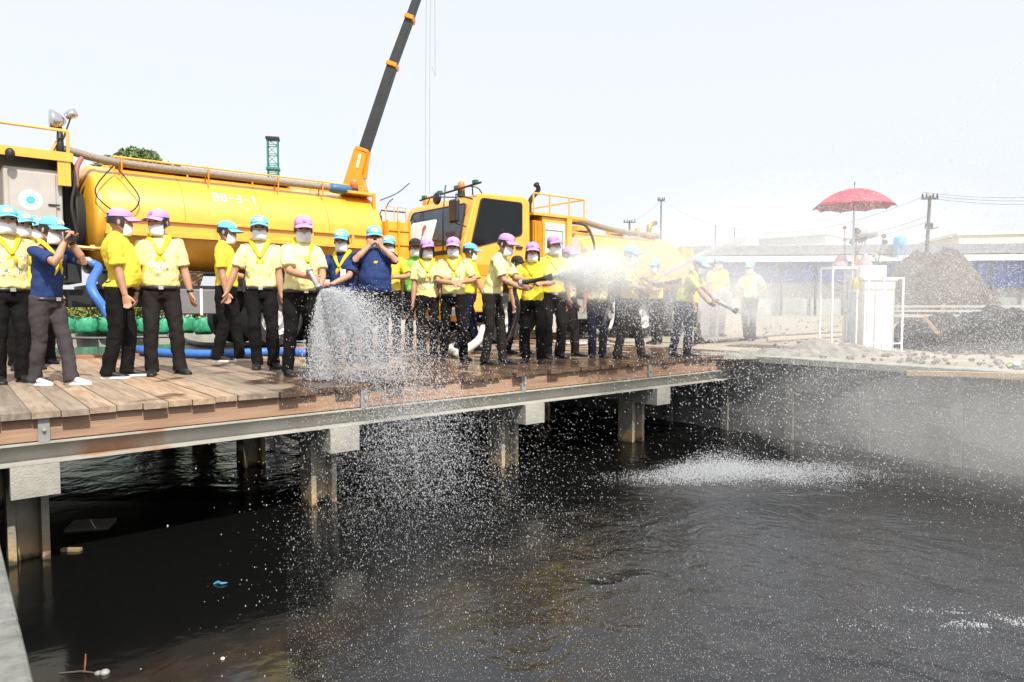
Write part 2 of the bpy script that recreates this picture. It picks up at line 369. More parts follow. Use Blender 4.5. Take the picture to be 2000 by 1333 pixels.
L.new(B.inputs['Base Color'].links[0].from_socket, zm.inputs[6]); L.new(zc.outputs[0], zm.inputs[7]); L.new(zm.outputs[2], B.inputs['Base Color'])
pl = hpile()
for i in range(4):
    tp = .47 + i*2.36
    c = link('pile_cap', capm, br); c.location = (tp, SE-.005+ (.0 if i else .02), 0)
    for s_ in (6.36, 8.35, 10.3, 12.2, 13.9):
        q = link('pile', pl, br); q.location = (tp - (.02 if s_ < 7 else 0), s_, 0)
# back kerb board and the wet plates the tankers stand on
for i in range(5):
    MB().box((-2.2+i*2.42, SB+.02, -.04), (-2.2+(i+1)*2.42-.01, SB+.17, .035)).build('kerb_board', mat('kerb_wood', (.42, .20, .11), .7, col2=(.28, .12, .07), scale=4, stretch=(.5, 5, 5), rnd=.1), br, bevel=.004)
plate_m = mat('wet_steel_plate', (.085, .095, .085), .12, .2, var=.4, scale=1.3, rvar=.08, rnd=.3)
for i in range(8):
    for j in range(2):
        MB().box((-3.6+i*2.0+.008, SB+.18+j*1.5+.008, -.05), (-3.6+(i+1)*2.0-.008, SB+.18+(j+1)*1.5-.008, -.004*(1+(i+j) % 2))).build('steel_plate', plate_m, br)

# timber lying behind the people
for k, (s_, z_, t0, t1) in enumerate([(11.72, .04, 6.0, 10.8), (11.95, .04, 6.4, 11.4), (11.84, .135, 6.2, 11.0), (12.2, .04, 6.9, 12.0)]):
    o = MB().box((-(t1-t0)/2, -.09, -.045), ((t1-t0)/2, .09, .045)).build('timber_beam', wood_l, bevel=.004)
    o.location = ts((t0+t1)/2, s_, z_+.006); o.rotation_euler = (0, 0, ANG + random.uniform(-.01, .01))
    tag(o, ['pale timber beam lying nearest behind the legs of the crowd', 'second timber beam on the deck, behind the nearest one', 'pale timber beam resting on top of two others', 'farthest timber beam, lying by the tanker tyres'][k], 'timber', 'timber beams lying behind the crowd')

# ================================================================ background at left: planters, tree, tower
leaf_m = mat('leaf_green', (.13, .19, .06), .6, col2=(.05, .085, .025), scale=3, rnd=.25, trans=0)
leaf_y = mat('leaf_yellow_green', (.30, .32, .05), .6, col2=(.08, .13, .02), scale=6)
bark = mat('bark', (.10, .075, .055), .9, var=.3)
def leaves(n, cen, rad, size, mtl, name, parent, shell=.55, lump=None, seed=0):
    R = np.random.default_rng(seed); P = []
    lumps = lump or [(cen, rad)]
    vs = []; fs = []
    for i in range(n):
        c, r = lumps[R.integers(len(lumps))]
        d = R.normal(size=3); d /= np.linalg.norm(d); k = shell + (1-shell)*R.random()**.5
        p = np.array(c) + d*np.array(r)*k
        a = R.normal(size=3); a /= np.linalg.norm(a); b_ = np.cross(a, R.normal(size=3)); b_ /= np.linalg.norm(b_)
        s_ = size*(.6 + .8*R.random()); j = len(vs)
        vs += [tuple(p - a*s_), tuple(p + b_*s_*.45), tuple(p + a*s_), tuple(p - b_*s_*.45)]; fs.append((j, j+1, j+2, j+3))
    m = MB(); m.v = vs; m.f = fs; o = m.build(name, mtl, parent); return o
netm = mat('green_net', (.02, .22, .10), .45, col2=(.07, .42, .24), scale=14, bump=.6, bscale=30, rnd=.2)
soil = mat('soil', (.06, .045, .035), .95, var=.4, scale=10, bump=.6)
npl = 0
for i, px in enumerate(range(-20, 440, 38)):
    p = gp(px, 651+ (i % 2)*1.5, 0); 
    r = empty('planter', p, 0)
    side = ['leftmost green planter, cut by the picture edge', 'green planter just left of the man in navy', 'green planter behind the knees of the man in navy', 'green planter right of the man in navy, under the tanker', 'green planter under the tanker, beside the blue hose', 'green planter behind the blue hose', 'green planter showing left of the two purple caps', 'green planter behind the legs of the man in black trousers', 'green planter between the two men in purple caps', 'green planter behind the right leg under a purple cap', 'green planter under the grey tool box, left of centre', 'green planter under the grey tool box, right part', 'rightmost green planter, beside the man in white soled trainers'][min(i, 12)]
    tag(r, side, 'planter', 'green net planters beyond the tanker')
    m = MB(); rings = []
    rr_ = random.uniform(.24, .28)
    for z_, q in ((0, .82), (.1, 1.0), (.25, 1.05), (.38, 1.0), (.43, .9), (.40, .8)):
        rings.append([Vector((rr_*q*math.cos(a)*(1+.09*math.sin(5*a+i+z_*9)), rr_*q*math.sin(a)*(1+.09*math.sin(7*a+i)), z_ + .015*math.sin(3*a+i))) for a in [2*math.pi*k/20 for k in range(20)]])
    m.rings(rings); m.build('pot', netm, r, smooth=True)
    leaves(220, (0, 0, .62), (.34, .34, .26), .07, leaf_y if i % 3 else leaf_m, 'plant', r, shell=.2, seed=i)
def tree(cx_px, base_depth, top_px_y, half_w_px, label, seed, mtl):
    p = dp(cx_px, 597, base_depth); top = dp(cx_px, top_px_y, base_depth).z; hw = half_w_px*base_depth/FPX
    r = empty('tree', (p.x, p.y, 0), 0, label=label, cat='tree')
    MB().tube([(0, 0, -.2), (.1, 0, top*.3), (0, .1, top*.6), (.1, 0, top*.8)], [.35, .28, .2, .1], 8).build('trunk', bark, r, smooth=True)
    lb = MB()
    for a in range(6):
        an = a*1.05; lb.tube([(0, 0, top*.45), (math.cos(an)*hw*.4, math.sin(an)*hw*.4, top*.65), (math.cos(an)*hw*.75, math.sin(an)*hw*.7, top*.78)], [.14, .1, .04], 6)
    lb.build('limb', bark, r, smooth=True)
    R = np.random.default_rng(seed); lumps = []
    for k in range(22):
        a = R.random()*6.28; q = R.random()**.5
        lumps.append(((math.cos(a)*q*hw*.8, math.sin(a)*q*hw*.8, top*(.78+.16*math.sqrt(max(0, 1-q*q*.9))*(.6+.4*R.random()))), (hw*.26, hw*.26, top*.09)))
    leaves(11000, None, None, .20, mtl, 'crown', r, shell=.2, lump=lumps, seed=seed)
    return r
tree(272, 48, 292, 72, 'round green tree behind the left tanker hose', 3, leaf_m)
tree(335, 55, 322, 48, 'lower tree crown at the right of the round tree, above the tank', 4, leaf_m)
# lattice tower
tower_m = mat('tower_green', (.03, .20, .16), .5, var=.1)
p = dp(538.5, 597, 60); zt = dp(538.5, 272, 60).z; tw = .42
r = empty('lattice_tower', (p.x, p.y, 0), .25, 'slim green lattice tower standing behind the tank', 'tower')
for sx in (-tw, tw):
    for sy in (-tw, tw): MB().tube([(sx, sy, 0), (sx, sy, zt)], .055, 6).build('leg', tower_m, r)
z = 1.0; k = 0
st = MB()
while z < zt:
    for a, b_ in (((-tw, -tw), (tw, -tw)), ((tw, -tw), (tw, tw)), ((tw, tw), (-tw, tw)), ((-tw, tw), (-tw, -tw))):
        st.tube([(a[0], a[1], z), (b_[0], b_[1], z)], .03, 4)
        st.tube([(a[0], a[1], z), (b_[0], b_[1], min(z+.8, zt))], .022, 4)
    z += .8
tag(st.build('brace', tower_m, r), kind='stuff')
for zz in (zt, zt-2.6, zt-5.6): MB().box((-tw-.14, -tw-.14, zz-.08), (tw+.14, tw+.14, zz+.1)).build('landing', dark if zz == zt else tower_m, r)
# ================================================================ background at right: buildings, poles, heaps
def hwall(px0, px1, d):  # ground points of a far facade seen between two pixels
    a = dp(px0, 597, d); b_ = dp(px1, 597, d*.93); return Vector((a.x, a.y, 0)), Vector((b_.x, b_.y, 0))
bluew = mat('blue_sheet', (.02, .085, .42), .5, var=.25, scale=2, rnd=.15)
paleroof = mat('pale_roof', (.62, .60, .55), .5, var=.12, scale=2)
grey_roof = mat('grey_roof', (.22, .23, .25), .6, var=.25, scale=3)
creamw = mat('cream_wall', (.72, .66, .52), .8, var=.06)
greyw = mat('grey_wall', (.42, .43, .42), .85, var=.15, scale=1)
a, b_ = hwall(1330, 2300, 52); L_ = (b_-a).length; rz = math.atan2((b_-a).y, (b_-a).x)
bd = empty('market_building', a, rz, 'long low shed with pale canopy and blue sheets hung along its front', 'building')
MB().box((0, .8, 0), (L_, 9, 4.6)).build('wall', greyw, bd)
MB().box((0, .3, 4.55), (L_, 9.3, 5.25)).build('fascia', grey_roof, bd)
m = MB(); nseg = 90
for i in range(nseg):                        # canopy of profiled sheets
    x0 = L_*i/nseg; MB().prism([(-.9, 3.95), (-.9, 4.0), (.78, 4.62), (.78, 4.55)], x0+.01, x0+L_/nseg-.03, axis=0).build('roof_sheet', paleroof, bd)
for i in range(34):
    x0 = L_*i/34
    zb = 2.5 if i < 20 else 2.1
    MB().box((x0+.02, .55 - .04*(i % 2), zb), (x0+L_/34-.02, .62 - .04*(i % 2), 4.05)).build('blue_sheet', bluew, bd)
for i in range(14): MB().box((L_*i/14, .3, 0), (L_*i/14+.15, .45, 4.1)).build('column', dark, bd)
for i in range(6): MB().box((L_*(.05+.15*i), .74, .2), (L_*(.05+.15*i)+2.2, .79, 2.1)).build('shutter', steel_g, bd)
a, b_ = hwall(1868, 2350, 75); L_ = (b_-a).length
bd = empty('building', a, math.atan2((b_-a).y, (b_-a).x), 'cream flat roofed building rising behind the shed at far right', 'building')
MB().box((0, 0, 0), (L_, 12, 8.4)).build('wall', creamw, bd); MB().box((-.2, -.2, 8.4), (L_+.2, 12.2, 8.7)).build('parapet', white, bd)
for i in range(8): MB().box((1.5+i*3.2, -.06, 5.6), (3.1+i*3.2, -.02, 7.0)).build('window', glass, bd)
a, b_ = hwall(1480, 1610, 58); L_ = (b_-a).length
bd = empty('building', a, math.atan2((b_-a).y, (b_-a).x), 'white block on the shed skyline, left of the umbrella, with a dish on its roof', 'building')
MB().box((0, 0, 0), (L_, 6, 6.3)).build('wall', white, bd)
MB().box((-.1, -.1, 6.3), (L_+.1, 6.1, 6.5)).build('parapet', white, bd)
for i in range(3): MB().box((.8+i*1.7, -.05, 4.2), (1.7+i*1.7, -.015, 5.2)).build('window', glass, bd)
# satellite dishes
for (px, py, d, lab) in ((1600, 462, 57, 'pale satellite dish on the white block left of the umbrella'), (1690, 456, 56, 'grey satellite dish on the skyline behind the flowers')):
    q = dp(px, py, d); r = empty('satellite_dish', q, -.4, lab, 'satellite dish', 'satellite dishes on the far roofs')
    m = MB(); R_ = [[Vector((math.cos(2*math.pi*k/16)*x, -.35 + x*x*.45, math.sin(2*math.pi*k/16)*x*.6 + .35*x*0)) for k in range(16)] for x in (.03, .3, .55, .8, .95)]
    m.rings(R_, cap=False); o = m.build('dish', mat('dish_grey', (.5, .5, .5), .5), r, smooth=True); s_ = o.modifiers.new('t', 'SOLIDIFY'); s_.thickness = .03; o.rotation_euler = (.6, 0, 0)
    MB().tube([(0, 0, 0), (0, .2, -1.0)], .05, 6).build('mast', steel_g, r); MB().tube([(0, 0, -.2), (0, -.8, .3)], .02, 5).build('feed_arm', steel_g, r)
# water tank on stand
q = dp(1757, 492, 50); r = empty('water_tank', (q.x, q.y, q.z), 0, 'small blue water tank on a frame above the shed roof', 'water tank')
MB().tube([(0, 0, .35), (0, 0, .45), (0, 0, .95), (0, 0, 1.05), (0, 0, 1.12)], [.38, .43, .43, .36, .15], 14).build('tank', mat('tank_blue', (.10, .34, .66), .5), r, smooth=True)
for sx in (-.28, .28):
    for sy in (-.28, .28): MB().box((sx-.03, sy-.03, -.6), (sx+.03, sy+.03, .36)).build('leg', mat('tank_blue', (0, 0, 0)), r)
# utility poles
polem = mat('pole_concrete', (.09, .09, .09), .9, var=.1)
def pole(px, ytop, d, lab, arms=(), lean=0, rad=.12):
    b0 = dp(px, 597, d); top = dp(px, ytop, d).z
    r = empty('utility_pole', (b0.x, b0.y, 0), 0, lab, 'utility pole', 'utility poles along the far road')
    MB().tube([(0, 0, -.2), (lean, 0, top)], [rad*1.3, rad*.8], 8).build('pole', polem, r)
    for z_, w_, kind in arms:
        MB().box((lean-w_, -.06, top-z_-.05), (lean+w_, .06, top-z_+.05)).build('crossarm', polem, r)
        for sx in (-w_*.9, -w_*.4, w_*.4, w_*.9): MB().tube([(lean+sx, 0, top-z_+.05), (lean+sx, 0, top-z_+.28)], [.06, .03], 6).build('insulator', dark, r)
    return Vector((b0.x+lean, b0.y, top))
P1 = pole(1803, 383, 38, 'tall utility pole with insulators behind the dirt heap', [(.15, .45, 0), (1.75, .2, 0)], .18, .1)
lm = MB(); q = P1 + Vector((0, 0, -1.85)); 
o = MB().tube([q, q+Vector((.45, -.1, .12))], .03, 6).build('street_lamp', polem); tag(o, 'short lamp arm fixed to the tall utility pole', 'street lamp')
P2 = pole(1289, 390, 60, 'slim pole standing above the hazy tank at centre right', [(.1, .3, 0)], 0, .07)
P3 = pole(1228, 431, 70, 'farthest short pole left of the slim pole, beyond the tanker', [(.2, .6, 0)], 0, .12)
P4 = pole(1432, 446, 62, 'faint thin pole right of the jet of water', [], 0, .05)
P5 = pole(1395, 440, 66, 'faint thin pole above the jet of water', [], 0, .05)
P6 = pole(2150, 380, 40, 'utility pole just outside the right edge', [(.15, .7, 0)])
P7 = pole(1120, 452, 90, 'small far pole behind the cabinet of the right tanker', [(.15, .7, 0)])
wirem = mat('wire', (.12, .12, .13), .6)
def wire(a, b_, sag, lab, rad=.011):
    pts = [a.lerp(b_, k/16) - Vector((0, 0, sag*4*(k/16)*(1-k/16))) for k in range(17)]
    tag(MB().tube(pts, rad, 5).build('power_line', wirem), lab, 'wire', 'power lines between the poles')
for k, dz in enumerate((0, -.18, -.38)):
    wire(P1+Vector((-.4+.4*k, 0, .2+dz)), P6+Vector((-.4+.4*k, 0, .2+dz)), .35, ['uppermost wire running right from the tall pole', 'middle wire running right from the tall pole', 'lowest wire running right from the tall pole'][k])
for k, dz in enumerate((0, -1.2, -1.5)):
    wire(P4+Vector((0, 0, dz*.6)), P1+Vector((0, 0, .1+dz)), 1.1, ['top wire sagging behind the red umbrella', 'wire behind the flowers, just above the roofs', 'lowest wire behind the flowers'][k])
wire(P2, P4, .5, 'thin wire from the slim pole to the right', .008); wire(P3, P2, .4, 'thin wire between the two poles above the tanker', .008)

# dirt heaps
def heap(name, cen, half, h, lab, m, seed, n=70, amp=.3, ridge=None, cat='heap', fr=.9):
    R = seed*13.7; vs = []; fs = []
    for j in range(n+1):
        for i in range(n+1):
            u_, v_ = i/n*2-1, j/n*2-1; q = math.hypot(u_, v_)
            base = max(0, 1 - q**1.35) if ridge is None else ridge(u_, v_)
            x, y = cen[0] + u_*half[0], cen[1] + v_*half[1]
            nn = mnoise.fractal(Vector((x*fr+R, y*fr, 0)), .9, 2.1, 6); n2_ = abs(mnoise.noise(Vector((x*2.6, y*2.6+R, 3))))
            z = h*base*(1 + amp*nn) + amp*h*.22*n2_*min(1, base*3) + (nn*.06*amp*min(1, base*5)) - .03*(base <= 0)
            vs.append((x, y, z-.014)); 
    fs = [(j*(n+1)+i, j*(n+1)+i+1, (j+1)*(n+1)+i+1, (j+1)*(n+1)+i) for j in range(n) for i in range(n)]
    b2 = MB(); b2.v = vs; b2.f = fs; o = b2.build(name, m, smooth=False); return tag(o, lab, cat)
dirt = mat('brown_dirt', (.115, .090, .066), .95, col2=(.045, .038, .034), scale=3.5, bump=1, bscale=7)
dirt_b = mat('black_dirt', (.05, .048, .046), .9, col2=(.018, .018, .02), scale=5, bump=1, bscale=10)
c = dp(1835, 597, 30)
heap('dirt_heap', (c.x+.2, c.y), (3.9, 3.4), 3.15, 'tall brown heap of excavated soil behind the barrier at right', dirt, 1, 130, .16, fr=.7, ridge=lambda u, v: max(0, (1.0 - max(0, abs(u+.16)-.18)**1.15*1.55)*(1-.25*(u+.1)**2) - abs(v)**1.7))
cen = gp(2010, 680); 
heap('dirt_heap', (cen.x+1.1, cen.y+.4), (3.4, 1.9), .55, 'black lumpy mud piled along the canal wall at far right', dirt_b, 2, 130, .8, ridge=lambda u, v: max(0, 1-abs(u)**3)*max(0, 1-abs(v)**2))
cen = gp(1880, 655)
heap('dirt_heap', (cen.x+.2, cen.y+.3), (1.9, 1.1), .42, 'smaller black mud heap with pale crust, left of the big mud bank', dirt_b, 5, 90, .8)
cen = gp(1985, 640)
heap('dirt_heap', (cen.x, cen.y+1.6), (1.9, .9), .55, 'tan sand ridge behind the black mud', mat('tan_sand', (.50, .37, .22), .95, var=.3, scale=4), 9, 50, .4)
cen = gp(1560, 690)
heap('dirt_heap', (cen.x, cen.y-.1), (2.1, .55), .10, 'low pale rubble crust along the edge of the canal wall', mat('pale_rubble', (.34, .32, .29), .95, col2=(.14, .135, .125), scale=6, bump=.8), 11, 80, 1.2)
# rubble stones scattered on the bank: too many to count
R = np.random.default_rng(5); mb = MB()
for k in range(900):
    px = R.uniform(1490, 2100); py = R.uniform(618, 745); q = gp(px, py); t_, s_ = inv_ts(q)
    if t_ < T1+.3: continue
    r_ = R.uniform(.012, .05)
    mb.ell((q.x, q.y, r_*.4), (r_, r_*R.uniform(.6, 1.2), r_*.7), seg=5, ring=3)
tag(mb.build('rubble', mat('stone_grey', (.30, .28, .25), .9, col2=(.08, .075, .07), scale=3)), 'loose stones strewn on the ground beside the canal', kind='stuff')
# barriers
rail_m = mat('rail_concrete', (.50, .50, .48), .8, var=.15)
a = dp(1742, 597, 22); b_ = dp(2230, 597, 19)
ba = empty('road_barrier', (a.x, a.y, 0), math.atan2(b_.y-a.y, b_.x-a.x), 'pale barrier of long rails in front of the brown heap', 'barrier'); L_ = (Vector((b_.x, b_.y))-Vector((a.x, a.y))).length
for z_, th in ((.72, .035), (.58, .035), (.42, .05)): MB().box((0, -.04, z_-th), (L_, .04, z_+th)).build('rail', rail_m, ba)
for i in range(7): MB().box((.1+i*1.25, .045, 0), (.22+i*1.25, .12, .78)).build('post', rail_m, ba)
# timber scaffold boards and a leaning plank on the mud
q0 = dp(1806, 620, 12.5); q1 = dp(1835, 655, 11.5)
tag(MB().tube([q0, q1], .04, 4).build('plank', wood_l), 'pale board leaning on the small black mud heap', 'board')
q = gp(1905, 737, 0); o = MB().box((-.75, -.04, 0), (.75, .04, .05)).build('timber_beam', mat('pale_wood', (.40, .33, .24), .8)); o.location = (q.x+.1, q.y, .0); o.rotation_euler = (0, 0, -.25); tag(o, 'pale batten lying on the wall edge at far right', 'timber')
q = gp(1985, 712, .12); m = MB(); m.ell((0, 0, 0), (.05, .03, .03), seg=8, ring=5); o = m.build('plastic_bag', white, smooth=True); o.location = q; tag(o, 'white plastic scrap on the black mud by the right edge', 'litter')
q = gp(1975, 714, .08); o = MB().box((-.06, -.03, 0), (.06, .03, .012)).build('plastic_strip', mat('lime', (.5, .75, .1), .5)); o.location = q; tag(o, 'lime green strip lying beside the white scrap', 'litter')

# ================================================================ altar stand, umbrella and offerings
D0 = 11.3
def ap(px, py, d=D0): return dp(px, py, d)
base = ap(1682, 684); base.z = 0
wf = mat('white_frame', (.82, .82, .82), .4, var=.03)
fr = empty('offering_frame', (ap(1637, 600).x, D0, 0), .16, 'white open metal frame standing left of the white box', 'frame')
W2, H2 = .22, 1.36
for sx in (-W2, W2):
    for sy in (-.16, .16): MB().box((sx-.012, sy-.012, 0), (sx+.012, sy+.012, H2)).build('leg', wf, fr)
for z_ in (.12, H2):
    for sy in (-.16, .16): MB().box((-W2, sy-.011, z_-.011), (W2, sy+.011, z_+.011)).build('rail', wf, fr)
    for sx in (-W2, W2): MB().box((sx-.0105, -.16, z_-.0115), (sx+.0105, .16, z_+.0115)).build('rail', wf, fr)
fr2 = empty('offering_frame', (ap(1705, 600).x, D0-.05, 0), .1, 'white metal frame wrapped round the front of the white box', 'frame')
for sx in (-.30, -.03, .30):
    for sy in (-.27, .33): MB().box((sx-.012, sy-.012, 0), (sx+.012, sy+.012, 1.38 if sx < .1 else 1.2)).build('leg', wf, fr2)
for sy in (-.27, .33):
    MB().box((-.30, sy-.011, .13), (.30, sy+.011, .15)).build('rail', wf, fr2); MB().box((-.30, sy-.011, 1.18), (.30, sy+.011, 1.2)).build('rail', wf, fr2)
pd = empty('pedestal', (ap(1703, 600).x, D0+.02, 0), .1, 'tall white box pedestal holding the offerings', 'pedestal')
MB().box((-.26, -.21, .03), (.27, .26, 1.15)).build('box_body', white, pd, bevel=.01)
MB().box((-.29, -.235, 1.155), (.30, .30, 1.19)).build('top_board', white, pd, bevel=.005)
MB().box((-.33, -.2, 1.195), (.12, .26, 1.40)).build('upper_box', white, pd, bevel=.01)
MB().box((-.29, -.24, 0), (.30, .30, .03)).build('base_board', wf, pd)
# umbrella
um = empty('umbrella', (ap(1657, 600).x, D0-.1, 0), .2, 'red umbrella opened on a tall pole above the white stand', 'umbrella')
red = mat('umbrella_red', (.52, .05, .085), .6, var=.1, scale=3)
N, L, B = nodes(red); B.inputs['Subsurface Weight'].default_value = 0
zt = ap(1660, 372).z; ze = ap(1590, 408).z; RU = 73*D0/FPX
nr = 10; m = MB(); ringsU = []
for q in range(0, 9):
    a = q/8; R_ = []
    for k in range(nr*4):
        ph = 2*math.pi*k/(nr*4); scal = 1 - .055*abs(math.sin(nr*ph/2))*a
        R_.append(Vector((math.cos(ph)*RU*max(a, .01)*scal, math.sin(ph)*RU*max(a, .01)*scal, ze + (zt-ze)*(1-a**2.1) + .022*abs(math.sin(nr*ph/2))*a*a)))
    ringsU.append(R_)
m.rings(ringsU, cap=False); o = m.build('canopy', red, um, smooth=True); s_ = o.modifiers.new('t', 'SOLIDIFY'); s_.thickness = .004
for k in range(nr):
    ph = 2*math.pi*k/nr; c_, s2 = math.cos(ph), math.sin(ph)
    pts = [(c_*RU*a*.985, s2*RU*a*.985, ze + (zt-ze)*(1-a**2.1)-.012) for a in (.02, .3, .55, .8, 1)]
    MB().tube(pts, .005, 4).build('rib', dark, um)
MB().tube([(0, 0, 0), (0, 0, ze-.1)], .017, 8).build('pole', mat('pole_pale_blue', (.42, .58, .72), .4), um)
MB().tube([(0, 0, ze-.1), (0, 0, zt+.12)], [.009, .006], 8).build('shaft', dark, um)
MB().tube([(0, 0, 0), (0, 0, .03), (0, 0, .035)], [.16, .16, .04], 16).build('base', dark, um)
ribbon = mat('yellow_ribbon', (.75, .62, .08), .6)
o = MB().tube([(.02, -.05, 1.2), (.03, -.06, 1.1), (.02, -.05, .98)], [.03, .045, .03], 6).build('ribbon', ribbon, um)
# offerings
fl_dark = mat('dried_flower', (.10, .06, .05), .8, var=.5, scale=20); pink = mat('pink_cloth', (.62, .30, .36), .7, var=.2, scale=12); gold = mat('gold_vase', (.62, .42, .12), .35, .6)
ztop = 1.405
def vase(px, d, z0, hgt, lab, flowers, col=gold):
    q = ap(px, 500, d); r = empty('flower_vase', (q.x, q.y, z0), 0, lab, 'vase', 'vases of flowers on the white stand')
    MB().tube([(0, 0, 0), (0, 0, .02), (0, 0, .08), (0, 0, .15), (0, 0, .18)], [.035, .04, .055, .03, .045], 12).build('vase', col, r, smooth=True)
    for (dx, dz, rr2, mm) in flowers:
        MB().tube([(0, 0, .15), (dx*.5, 0, .15+dz*.55), (dx, 0, .15+dz)], .006, 5).build('stem', fl_dark, r)
        f = MB(); R3 = np.random.default_rng(int(abs(dx)*1000)+3)
        for k in range(40):
            d3 = R3.normal(size=3); d3 /= np.linalg.norm(d3); c3 = Vector((dx, 0, .15+dz)) + Vector(d3)*rr2*.7
            f.ell(c3, (rr2*.28, rr2*.28, rr2*.2), seg=5, ring=3)
        f.build('flower', mm, r)
redf = mat('red_flower', (.30, .05, .08), .7, var=.4, scale=20); palef = mat('pale_flower', (.6, .5, .42), .7, var=.3, scale=20)
vase(1672, D0+.1, ztop, .2, 'bushy dark bouquet at the back of the stand, right of the umbrella pole', [(0, .42, .07, fl_dark), (-.07, .25, .06, fl_dark), (.06, .28, .06, fl_dark), (.13, .3, .05, fl_dark), (-.02, .3, .07, fl_dark)])
vase(1712, D0-.05, ztop-.19, .2, 'gold vase with two tall leaning blooms, on the right', [(.11, .52, .045, redf), (.13, .42, .05, fl_dark), (.0, .3, .04, palef), (-.03, .2, .05, palef)])
MB().box((-W2-.01, -.17, H2+.0115), (W2+.01, .17, H2+.022)).build('top_board', white, fr)
vase(1650, D0+.05, H2+.023, .2, 'small vase with one dark red bloom, left of the pole', [(-.02, .5, .035, redf), (.0, .3, .04, pink)], pink)
q = ap(1660, 500, D0+.05)
for k, (px, zz) in enumerate(((1640, 0), (1690, 0))):
    q = ap(px, 500, D0-.0); m = MB()
    R_ = [[Vector((math.cos(2*math.pi*j/18)*(.12-.03*i)*(1+.15*math.sin(6*math.pi*j/9*2)), math.sin(2*math.pi*j/18)*(.09-.02*i), .0+.065*i)) for j in range(18)] for i in range(4)]
    m.rings(R_); o = m.build('garland_bowl', pink, smooth=True); o.location = (q.x, q.y, 1.403 if k else H2+.0235); tag(o, ['pink draped offering bowl left of the umbrella pole', 'pink draped offering bowl at the middle of the stand'][k], 'offering', 'pink offerings on the white stand')
# ================================================================ tankers
def wheel_tree(parent, x, y, r=.5, w_=.28, side=-1):
    ty = MB(); prof = [(r*.55, -w_/2), (r*.9, -w_/2), (r, -w_*.36), (r, w_*.36), (r*.9, w_/2), (r*.55, w_/2)]
    n = 32; rings = []
    for (q, yy) in prof: rings.append([Vector((math.cos(2*math.pi*k/n)*q*(1 if q < r else 1+.012*(k % 2)), yy, math.sin(2*math.pi*k/n)*q)) for k in range(n)])
    ty.rings(rings, cap=False); o = ty.build('wheel', black, parent, smooth=False); o.location = (x, y, r)
    rm = MB(); R_ = []
    for (q, yy) in ((.02, -.02), (.12, -.05), (.16, -.02), (.22, .03), (.28, .0), (.285, -.1)):
        R_.append([Vector((math.cos(2*math.pi*k/24)*q*r/.5, yy*side*-1, math.sin(2*math.pi*k/24)*q*r/.5)) for k in range(24)])
    rm.rings(R_, cap=False)
    for k in range(8):
        a = 2*math.pi*k/8; rm.ell((math.cos(a)*.19*r/.5, -.06*side*-1, math.sin(a)*.19*r/.5), (.018, .02, .018), seg=6, ring=4)
    ri = rm.build('rim', mat('rim_white', (.55, .55, .52), .5, .2, var=.3), o, smooth=False); ri.location = (0, side*w_*.3, 0)
    return o
def slab_on(parent, name, poly, M, th, mtl, bevel=0):
    """poly in plane coordinates (a, b); M maps (a, b, outward)"""
    m = MB(); n = len(poly); m.add([M @ Vector((p[0], p[1], 0)) for p in poly] + [M @ Vector((p[0], p[1], th)) for p in poly],
        [tuple(range(n-1, -1, -1)), tuple(range(n, 2*n))] + [(i, (i+1) % n, (i+1) % n+n, i+n) for i in range(n)])
    return m.build(name, mtl, parent, bevel=bevel)
def frame_poly(outer, inner, M, th, parent, name, mtl):
    m = MB(); n = len(outer)
    vs = [M @ Vector((p[0], p[1], z)) for z in (0, th) for P_ in (outer, inner) for p in P_]
    fs = []
    for i in range(n):
        j = (i+1) % n
        fs += [(2*n+i, 2*n+j, 3*n+j, 3*n+i), (i, j, 2*n+j, 2*n+i), (n+j, n+i, 3*n+i, 3*n+j)]
    return m.add(vs, fs).build(name, mtl, parent)
def shrink(poly, k):
    c = Vector((sum(p[0] for p in poly)/len(poly), sum(p[1] for p in poly)/len(poly)))
    return [tuple(Vector(p) + (c-Vector(p)).normalized()*k) for p in poly]
